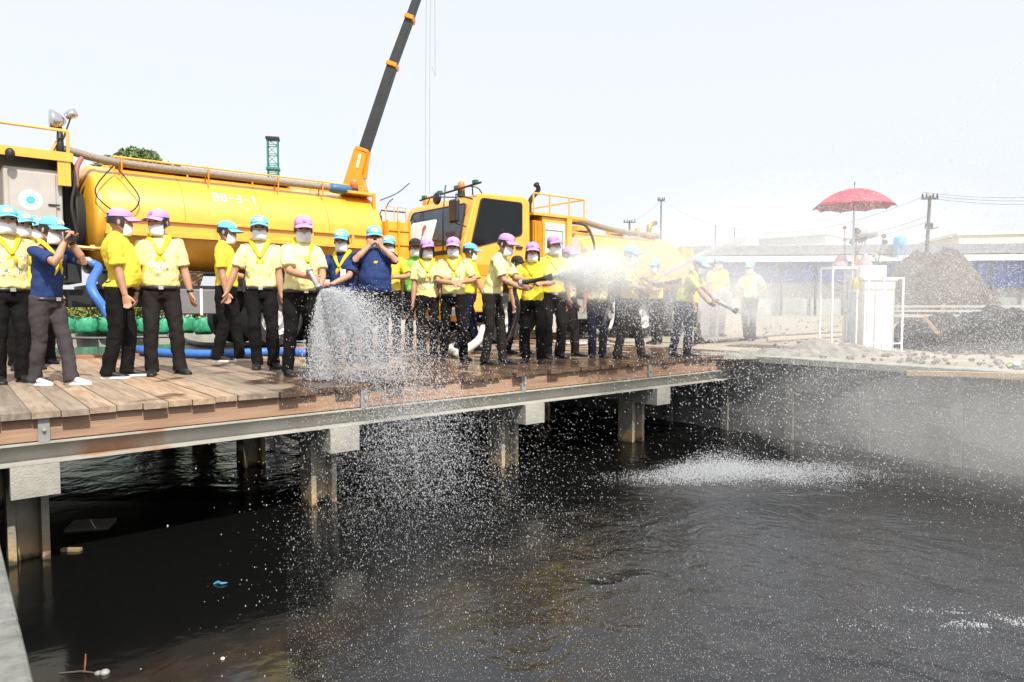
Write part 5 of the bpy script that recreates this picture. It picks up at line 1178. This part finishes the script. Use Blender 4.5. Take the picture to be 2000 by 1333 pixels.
add(label='man in light blue cap and plain yellow shirt seen from the side, white soled trainers', at=(445, 706), top=428, yaw=72, hyaw=0, pitch=18, cap='blue', shirt='yellow', shoes='blackw', scarf=False, feet=((.10, -.14, 5), (-.08, .08, -5)), belt=False, fat=1.04, L=dict(to=(.16, -.20, 1.05), hint=(.5, 1, -.2)))
add(label='man in light blue cap and pale shirt with a radio on his belt', at=(512, 720), top=418, yaw=0, hyaw=0, cap='blue', shirt='pale', radio=1, glasses=0, feet=((.13, .02, 20), (-.05, -.02, -6)), R=dict(to=(-.36, -.06, .86), hint=(-.4, 1, 0), curl=.3))
add(label='man in violet cap leaning to hold the spraying nozzle, black trousers, at left centre', at=(588, 733), top=418, yaw=24, hyaw=-18, pitch=16, lean=9, cap='violet', shirt='pale', fat=1.10, belly=.02, feet=((.12, -.06, 12), (-.12, .06, -6)), hose=1,
    L=dict(to=(.08, -.34, .98), hint=(.7, .6, -.3), dir=(-.25, -.9, -.3), palm=(-.6, .0, -.5), curl=.9), R=dict(to=(-.06, -.40, 1.06), hint=(-.7, .6, -.3), dir=(.35, -.85, -.3), palm=(.6, 0, -.6), curl=.9))
add(label='shorter person in navy polo with yellow scarf helping at the nozzle', at=(672, 714), top=446, yaw=-20, hyaw=6, pitch=12, cap='blue', shirt='navy', fem=False, **{'pass': (.06, -.15, 1.18)},
    R=dict(to=(-.18, -.34, 1.05), hint=(-.8, .3, -.4), dir=(-.3, -.9, -.1), palm=(.5, 0, -.6), curl=.8), L=dict(to=(-.02, -.32, 1.04), hint=(.9, .3, -.4), dir=(-.8, -.5, 0), palm=(0, 0, -1), curl=.6))
add(label='heavy man in navy polo lifting both hands to his face, behind the left spray', at=(733, 712), top=438, yaw=4, hyaw=0, pitch=14, cap='blue', shirt='navy', fat=1.22, belly=.04, hem=.91, trousers='charcoal',
    L=dict(to=(.075, -.17, 1.47), hint=(1, -.1, -1), dir=(-.2, .05, 1), palm=(-.5, .8, 0), curl=.5), R=dict(to=(-.075, -.17, 1.47), hint=(-1, -.1, -1), dir=(.2, .05, 1), palm=(.5, .8, 0), curl=.5))
add(label='person in yellow with light blue cap mostly hidden behind the heavy man', at=(762, 690), top=458, yaw=-10, cap='blue', shirt='yellow', L=dict(to=(.10, -.22, 1.12), hint=(1, .3, -.5), dir=(-.5, -.7, 0), curl=.6))
add(label='person in dark hat and green and black vest behind the violet capped woman', at=(812, 688), top=463, yaw=5, cap='dark', shirt='lime', scarf=False, fat=1.02)
add(label='woman in violet cap and printed yellow shirt standing with arms down, next to the spray', at=(835, 703), top=464, yaw=4, hyaw=14, pitch=10, fem=True, cap='violet', shirt='print', hem=.90, belt=False, slim=.93, feet=((.09, 0, 8), (-.09, 0, -8)))
add(label='person in violet cap with both hands folded in front, pale shirt with white print', at=(886, 703), top=460, yaw=6, hyaw=-12, pitch=16, cap='violet', shirt='print', feet=((.14, -.05, 22), (-.13, .08, -8)), fat=.97,
    L=dict(to=(.10, -.22, 1.10), hint=(1, .4, -.5), dir=(-.9, -.2, -.1), palm=(0, .6, -.6), curl=.5), R=dict(to=(-.03, -.24, 1.08), hint=(-1, .4, -.5), dir=(.8, -.4, -.1), palm=(0, .6, -.6), curl=.5))
add(label='man in light blue cap and deep yellow shirt seen from the back, facing right', at=(916, 688), top=472, yaw=112, hyaw=-14, pitch=12, cap='blue', shirt='yellow', scarf=False, trousers='navy', watch='R', feet=((.10, -.20, 5), (-.10, .22, -5)), slim=.95, R=dict(to=(-.30, -.16, .84), hint=(-.3, 1, 0)))
add(label='tall man in violet cap bending to aim the black nozzle, centre of the deck', at=(962, 712), top=453, yaw=62, hyaw=0, pitch=18, lean=17, cap='violet', shirt='pale', scarf=False, trousers='charcoal', feet=((.10, -.12, 6), (-.08, .06, -6)), slim=.95,
    L=dict(to=(.05, -.50, 1.09), hint=(.5, .3, -1), dir=(0, -.95, 0), palm=(-.5, 0, -.8), curl=.9), R=dict(to=(-.04, -.44, 1.00), hint=(-.5, .3, -1), dir=(.1, -.95, 0), palm=(.7, 0, .3), curl=.9))
add(label='person in navy trousers hidden behind the bending man and the nozzle woman', at=(1008, 690), top=497, yaw=60, hyaw=0, cap='dark', shirt='yellow', trousers='navy', feet=((.1, -.1, 0), (-.1, .1, 0)))
add(label='woman in violet cap and bright yellow shirt gripping the black nozzle', at=(1040, 709), top=470, yaw=-4, hyaw=6, pitch=14, fem=True, cap='violet', shirt='yellow', hem=.90, belt=False, feet=((.12, .0, 10), (-.10, 0, -10)), slim=.94,
    L=dict(to=(.13, -.27, 1.13), hint=(1, .3, -.6), dir=(-.2, -.9, .1), palm=(-.6, 0, -.6), curl=.9), R=dict(to=(-.08, -.28, 1.06), hint=(-1, .3, -.6), dir=(.7, -.6, .1), palm=(.5, 0, .7), curl=.9))
add(label='man in violet cap standing directly behind the nozzle woman', at=(1080, 700), top=457, yaw=20, hyaw=4, cap='violet', shirt='yellow', fat=1.0, feet=((.12, 0, 12), (-.08, 0, -6)))
add(label='person in violet cap dissolving into the white jet, arm hanging down', at=(1108, 697), top=479, yaw=62, hyaw=0, pitch=10, cap='violet', shirt='white', trousers='charcoal', watch='R', feet=((.10, -.10, 5), (-.09, .10, -8)))
add(label='man in light blue cap and navy trousers facing front inside the mist', at=(1166, 698), top=485, yaw=12, hyaw=10, cap='blue', shirt='pale', trousers='navy', feet=((.09, 0, 10), (-.08, 0, -8)))
add(label='man with a light blue towel over his back holding a hose in the mist', at=(1228, 700), top=478, yaw=66, hyaw=4, cap='blue', shirt='yellow', towel=1, trousers='charcoal', glasses=1, feet=((.12, -.18, 6), (-.10, .14, -6)),
    L=dict(to=(.05, -.48, 1.12), hint=(.6, .3, -1), dir=(0, -1, .1), palm=(-.6, 0, -.5), curl=.9), R=dict(to=(-.10, -.30, 1.08), hint=(-.6, .4, -1), dir=(.1, -1, .1), palm=(.6, 0, .5), curl=.9))
add(label='smaller hazy person in yellow holding the hose behind the others', at=(1280, 672), top=505, yaw=-52, hyaw=10, cap='blue', shirt='yellow', trousers='charcoal', feet=((.10, 0, 10), (-.10, .05, -10)),
    R=dict(to=(-.08, -.42, 1.16), hint=(-.6, .3, -1), dir=(0, -1, .2), palm=(.6, 0, -.5), curl=.9), L=dict(to=(.10, -.30, 1.1), hint=(.6, .3, -1), dir=(-.2, -1, .2), palm=(-.6, 0, .5), curl=.9))
add(label='man in light blue cap stooping forward to the right with a low nozzle', at=(1332, 697), top=499, yaw=70, hyaw=0, pitch=22, lean=26, cap='blue', shirt='yg', trousers='navy', feet=((.10, -.06, 5), (-.10, .12, -5)),
    L=dict(to=(.04, -.62, .86), hint=(.4, .6, -1), dir=(0, -.9, -.4), palm=(-.6, 0, -.5), curl=.9), R=dict(to=(-.06, -.52, .84), hint=(-.4, .6, -1), dir=(0, -.9, -.4), palm=(.6, 0, .5), curl=.9))
add(label='fire fighter in striped dark trousers behind the stooping man', at=(1352, 672), top=520, yaw=80, hyaw=0, cap='blue', shirt='yellow', trousers='navy', stripe=1, feet=((.10, -.1, 5), (-.10, .1, -5)))
add(label='faint person in yellow far back in the mist, above the low nozzle', at=(1400, 657), top=482, yaw=20, cap='blue', shirt='yellow', trousers='charcoal')
add(label='lone man at the far right of the line, spraying downward to the left', at=(1463, 665), top=508, yaw=-22, hyaw=0, pitch=14, cap='blue', shirt='pale', trousers='charcoal', feet=((.08, 0, 6), (-.07, 0, -6)),
    R=dict(to=(-.14, -.32, 1.04), hint=(-.8, .4, -.8), dir=(-.2, -.9, -.3), palm=(.5, 0, -.5), curl=.9), L=dict(to=(.22, -.14, .98), hint=(1, .4, -.6), dir=(-.8, -.5, -.2), palm=(0, .5, -.5), curl=.8))
HANDS = {}
for k, sp_ in enumerate(P): HANDS[k] = person(sp_)

# nozzles held in the hands
def nozzle(a, b_, m, lab, r0=.022, r1=.032):
    a, b_ = Vector(a), Vector(b_); d = b_-a
    o = empty('hose_nozzle', (0, 0, 0), 0, lab, 'nozzle')
    MB().tube([a, a+d*.15, a+d*.2, a+d*.7, a+d*.72, b_], [r0*1.3, r0*1.3, r0, r0, r1, r1*1.1], 14).build('barrel', m, o, smooth=True)
    MB().tube([a-d*.08, a+d*.02], r0*1.7, 12).build('coupling', steel, o); MB().tube([b_-d*.12, b_], r1*1.35, 14).build('tip', blackp, o)
    return o
def hand_mid(k): return (HANDS[k][1][0] + HANDS[k][1][1])/2
nz_metal = mat('nozzle_metal', (.50, .50, .50), .3, .6); nz_black = mat('nozzle_black', (.03, .03, .032), .35)
hA = HANDS[8][1][1] + Vector((.06, -.09, -.01)); nA = hA + Vector((.09, -.07, -.13)); nozzle(hA - Vector((.05, -.04, -.07)), nA, nz_metal, 'silver hose nozzle pointing down over the deck edge, held by two people', .022, .028)
hose([hA - Vector((.05, -.04, -.07)), hA + Vector((-.06, .10, .05)), hA + Vector((-.02, .35, -.25)), gp(622, 700, .04), gp(650, 692, .04), gp(700, 690, .04)], .026, hoseg, 'dark hose feeding the silver nozzle, running down behind the legs')
hB = dp(1020, 553, HANDS[16][1][0].y-.06); nB = dp(1079, 541, HANDS[16][1][0].y-.16); nozzle(hB, nB, nz_black, 'long black hose nozzle aimed right into the white jet', .026, .034)
hose([hB, hB + (hB-nB)*.25 + Vector((0, .12, -.05)), hB + Vector((-.05, .5, -.4)), gp(985, 680, .05), gp(970, 676, .05)], .028, hoseg, 'dark hose behind the bending man, feeding the black nozzle')
hC = HANDS[22][1][0]; nC = hC + Vector((.30, -.1, .06)); nozzle(hC - Vector((.25, -.05, .03)), nC, nz_black, 'grey nozzle held level in the mist by the man with the towel', .024, .03)
hose([hC - Vector((.25, -.05, .03)), hC + Vector((-.55, .3, -.15)), hC + Vector((-.7, .55, -.7)), gp(1205, 670, .05)], .024, hoseg, 'dark hose behind the man with the towel')
hD = HANDS[24][1][0]; nD = hD + Vector((.24, -.22, -.16)); nozzle(hD, nD, nz_metal, 'low nozzle of the stooping man, spraying into the canal', .024, .03)
hE = HANDS[27][1][1]; nE = hE + Vector((-.16, -.14, -.04)); nozzle(hE + Vector((.05, .05, 0)), nE, nz_metal, 'nozzle of the lone man at far right, pointing left', .022, .028)
nF = dp(1258, 562, 11.6)
nozzle(nF - Vector((.3, 0, .13)), nF, nz_metal, 'upturned nozzle throwing a thin jet up to the right', .022, .028)
# ================================================================ water in the air
drop_m = bpy.data.materials.new('water_drop'); drop_m.use_nodes = True; N, L, B = nodes(drop_m)
B.inputs['Base Color'].default_value = (.95, .96, .98, 1); B.inputs['Roughness'].default_value = .25; B.inputs['Specular IOR Level'].default_value = .8
tr = N.new('ShaderNodeBsdfTranslucent'); tr.inputs[0].default_value = (.9, .93, .96, 1); ms = N.new('ShaderNodeMixShader'); ms.inputs[0].default_value = .5
L.new(B.outputs[0], ms.inputs[1]); L.new(tr.outputs[0], ms.inputs[2]); tp = N.new('ShaderNodeBsdfTransparent'); m3 = N.new('ShaderNodeMixShader'); m3.inputs[0].default_value = .32
L.new(ms.outputs[0], m3.inputs[1]); L.new(tp.outputs[0], m3.inputs[2]); L.new(m3.outputs[0], N['Material Output'].inputs[0])
TET = np.array([(0, 0, 1.1), (.94, 0, -.4), (-.47, .82, -.4), (-.47, -.82, -.4)], float)
TETF = np.array([(0, 1, 2), (0, 2, 3), (0, 3, 1), (1, 3, 2)], int)
def drops(name, pts, rad, lab, cat='water spray', vel=None, streak=0.0):
    n = len(pts); R = rng.random((n, 3))*6.283
    # random orientation through two rotations, vectorised
    c, s = np.cos(R), np.sin(R)
    Vv = np.repeat(TET[None], n, 0)
    x, y, z = Vv[..., 0], Vv[..., 1], Vv[..., 2]
    x, y = c[:, :1]*x - s[:, :1]*y, s[:, :1]*x + c[:, :1]*y
    y, z = c[:, 1:2]*y - s[:, 1:2]*z, s[:, 1:2]*y + c[:, 1:2]*z
    x, y = c[:, 2:]*x - s[:, 2:]*y, s[:, 2:]*x + c[:, 2:]*y
    Vv = np.stack([x, y, z], -1)*rad[:, None, None]
    if vel is not None and streak:
        d = (Vv*vel[:, None, :]).sum(-1, keepdims=True)/(np.linalg.norm(vel, axis=1)[:, None, None]+1e-6)
        Vv = Vv + d*vel[:, None, :]/(np.linalg.norm(vel, axis=1)[:, None, None]+1e-6)*streak
    Vv = (Vv + pts[:, None, :]).reshape(-1, 3)
    F = (TETF[None] + (np.arange(n)*4)[:, None, None]).reshape(-1, 3)
    me = bpy.data.meshes.new(name); me.vertices.add(len(Vv)); me.vertices.foreach_set('co', Vv.astype(np.float32).ravel())
    me.loops.add(F.size); me.loops.foreach_set('vertex_index', F.astype(np.int32).ravel()); me.polygons.add(len(F))
    me.polygons.foreach_set('loop_start', np.arange(0, F.size, 3, dtype=np.int32)); me.update(calc_edges=True)
    me.materials.append(drop_m); o = link(name, me); tag(o, lab, cat, kind='stuff'); return o
def in_canal(p):
    t_ = p[:, 0]*U.x + p[:, 1]*U.y; s_ = p[:, 0]*V.x + p[:, 1]*V.y
    return (t_ > T0) & (t_ < T1) & (s_ < SE)
def jet(org, n, d0, spread, v, vs, tmax, drag=.35, tpow=1.0, gusty=.0, t0=0.0, up=0):
    """ballistic drops: directions round d0 with (horizontal, vertical) spread in radians"""
    d0 = np.array(d0, float); d0 /= np.linalg.norm(d0); az = math.atan2(d0[1], d0[0]); el = math.asin(d0[2])
    tn = lambda: (lambda g: np.where(np.abs(g) < 1.7, g, g*.4))(rng.normal(size=n))
    A = az + tn()*spread[0]; E = el + tn()*spread[1]
    sp = np.clip(v + rng.normal(size=n)*vs, .15, None)
    D = np.stack([np.cos(A)*np.cos(E), np.sin(A)*np.cos(E), np.sin(E)], -1)*sp[:, None]
    t_ = t0 + tmax*rng.random(n)**tpow
    k = (1-np.exp(-drag*t_))/drag
    p = np.array(org)[None] + D*k[:, None]; p[:, 2] -= 4.9*t_**2*(1-.12*drag*t_)
    p += rng.normal(size=(n, 3))*(.004 + .03*t_[:, None])
    vel = D*np.exp(-drag*t_)[:, None]; vel[:, 2] -= 9.8*t_
    floor = np.where(in_canal(p), WZ, .0)
    ok = (p[:, 2] > floor+.01) & (p[:, 1] > 1.4)
    return p[ok], vel[ok], t_[ok]
SC = np.array
SCRATCH = []
def emit(name, lab, parts, rfun, streak=1.0):
    p = np.concatenate([a for a, b, c in parts]); v = np.concatenate([b for a, b, c in parts])
    n = len(p); dist = p[:, 1]
    r = rfun(n, dist); drops(name, p, r, lab, vel=v, streak=streak)
def rad(lo, hi, pw=2.5):
    return lambda n, d: (lo + (hi-lo)*rng.random(n)**pw)
# jet A: fan over the deck edge and down to the water in front
outw = -V
emit('water_spray', 'white fan of drops falling from the silver nozzle over the deck edge', [
    jet(nA, 34000, (.95, -.28, -.16), (.28, .28), 2.5, .75, .60, tpow=.85),
    jet(nA, 20000, (.85, -.34, -.70), (.35, .24), 2.0, .6, .50, tpow=.95),
    jet(nA, 18000, (.16, -.25, -.95), (1.1, .12), 1.7, .7, .44, tpow=.9),
    jet(nA, 6000, (-.08, -.25, -.95), (1.6, .05), 1.6, .8, .46, tpow=.8),
    jet(nA, 9000, (.9, -.3, -.62), (.25, .24), 1.9, .5, .16, tpow=1.0)], rad(.0022, .0065))
emit('water_spray', 'scattered drops raining past the beam onto the black water at left centre', [
    jet(nA, 105000, (.66, -.76, .08), (.36, .26), 3.3, 1.45, .85, tpow=.5, t0=.24)], rad(.0011, .0042))
# jet B: wide white cone from the black nozzle outwards over the canal
emit('water_spray', 'dense white jet bursting from the black nozzle at centre', [
    jet(nB, 9000, (.93, -.30, .14), (.26, .27), 6.0, 2.4, .22, drag=.8, tpow=.8),
    jet(nB, 11000, (.90, -.36, .02), (.26, .26), 6.5, 2.2, .55, drag=.8, tpow=.9)], rad(.0028, .0080))
emit('water_spray', 'wide curtain of fine drops drifting over the right half of the canal', [
    jet(nB, 150000, (.90, -.40, .26), (.26, .20), 9.6, 2.6, 1.45, drag=.5, tpow=.8, t0=.08),
    jet(nD, 60000, (.85, -.45, .28), (.30, .14), 7.6, 2.0, 1.45, drag=.4, tpow=.7, t0=.08)], rad(.0014, .0062, 2.2), .35)
emit('water_spray', 'fine drizzle veiling the canal wall toward the right picture edge', [
    jet(nF, 150000, (.84, -.52, .44), (.34, .20), 9.2, 2.2, 1.75, drag=.3, tpow=.65, t0=.35)], rad(.0014, .0058, 2.2), .35)
emit('water_spray', 'thin rising jet of water crossing the hazy tank', [
    jet(nF, 16000, (.93, -.15, .62), (.026, .026), 8.5, .25, .24, drag=.2, tpow=1.0),
    jet(nF, 16000, (.93, -.20, .62), (.10, .09), 9.0, 1.0, 1.5, drag=.25, tpow=.75, t0=.22)], rad(.0026, .0066), .4)
emit('water_spray', 'low white fan from the lone man at far right', [
    jet(nE, 22000, (-.75, -.30, .25), (.30, .26), 1.7, .5, .52, drag=.3, tpow=.8)], rad(.004, .0095), .4)
emit('water_spray', 'drops falling from the low nozzle of the stooping man', [
    jet(nD, 12000, (.75, -.55, -.05), (.25, .2), 4.0, 1.2, .62, drag=.3, tpow=.8)], rad(.002, .005))
# where the jets strike: boiling foam patches on the water
def foam(name, lab, n, cpx, half, hgt, seed):
    R = np.random.default_rng(seed); c = gp(*cpx, WZ); a = R.normal(size=(n, 2))
    x = c.x + a[:, 0]*half[0]; y = c.y + a[:, 1]*half[1] + .10*np.sin(x*3.1)
    keep = np.array([mnoise.noise(Vector((xx*2.2, yy*4.0, seed))) > -.25 for xx, yy in zip(x, y)])
    z = WZ + np.abs(R.normal(size=n))*hgt*np.exp(-(a**2).sum(1)*.25); p = np.stack([x, y, z], -1)[keep]
    drops(name, p, .002 + .0055*R.random(len(p))**2, lab, 'foam')
foam('foam', 'white churned patch where the jets strike the water below the canal wall', 26000, (1410, 934), (.46, .16), .13, 3)
foam('foam', 'faint speckled patch of splashes right of the churned water', 9000, (1560, 925), (.45, .22), .08, 4)
foam('foam', 'thin foam streak near the right edge of the water', 2200, (1935, 1225), (.32, .07), .012, 6)
n = 34000; px = rng.uniform(560, 2050, n); py = rng.uniform(1000, 1345, n)
pp = np.array([tuple(gp(a, b, WZ+.004)) for a, b in zip(px, py)]); pp = pp[in_canal(pp)]
pp[:, 2] += np.abs(rng.normal(size=len(pp)))*.05
drops('splash_drops', pp, .0009+.0022*rng.random(len(pp))**3, 'tiny splashes hopping all over the sprayed water', 'water spray')

# mist: soft closed volumes of fine spray drifting right from the nozzles
def mist(name, cen, r, dens, lab, rot=0, tilt=0):
    m = bpy.data.materials.new(name); m.use_nodes = True; N, L = m.node_tree.nodes, m.node_tree.links; N.clear()
    pv = N.new('ShaderNodeVolumePrincipled'); pv.inputs['Color'].default_value = (1, 1, 1, 1); pv.inputs['Density'].default_value = dens; pv.inputs['Anisotropy'].default_value = -.1
    o_ = N.new('ShaderNodeOutputMaterial'); L.new(pv.outputs[0], o_.inputs['Volume'])
    b = MB(); b.ell((0, 0, 0), r, seg=28, ring=16); o = b.build('mist', m, smooth=True); o.location = cen; o.rotation_euler = (0, tilt, rot); tag(o, lab, 'mist', kind='stuff'); return o
az = math.atan2(-.35, .93)
k = 0
for (c, r, d, lab) in MISTS(nB, nD, nE, nF) if 'MISTS' in globals() else (
    ((nB.x+.45, nB.y-.12, 1.12), (.46, .26, .28), 2.6, 'thick white burst of mist at the black nozzle'),
    ((nB.x+1.0, nB.y-.2, 1.16), (.95, .50, .44), .35, 'bright mist core drifting right from the black nozzle'),
    ((nB.x+2.7, nB.y-.3, 1.30), (2.4, .9, .80), .21, 'broad mist veil before the people at right'),
    ((nB.x+4.0, nB.y-.6, .75), (3.4, 1.3, .85), .05, 'wide pale mist over the deck end and the canal wall'),
    ((6.9, 7.3, -.60), (3.3, 1.7, .78), .27, 'low mist drifting along the canal wall at right'),
    ((nE.x-.05, nE.y-.45, .85), (1.3, .5, .8), .5, 'mist hanging in front of the lone man at far right'),
    ((nE.x-.15, nE.y-.15, .62), (.30, .22, .50), 1.0, 'small mist puff by the lone man at far right')):
    for q_, f_ in ((1.28, .28), (.98, .42), (.62, .55)): mist('mist_%d' % k, c, tuple(x*q_ for x in r), d*f_, lab, az); k += 1
print('tris', sum(len(m.polygons) for m in bpy.data.meshes))
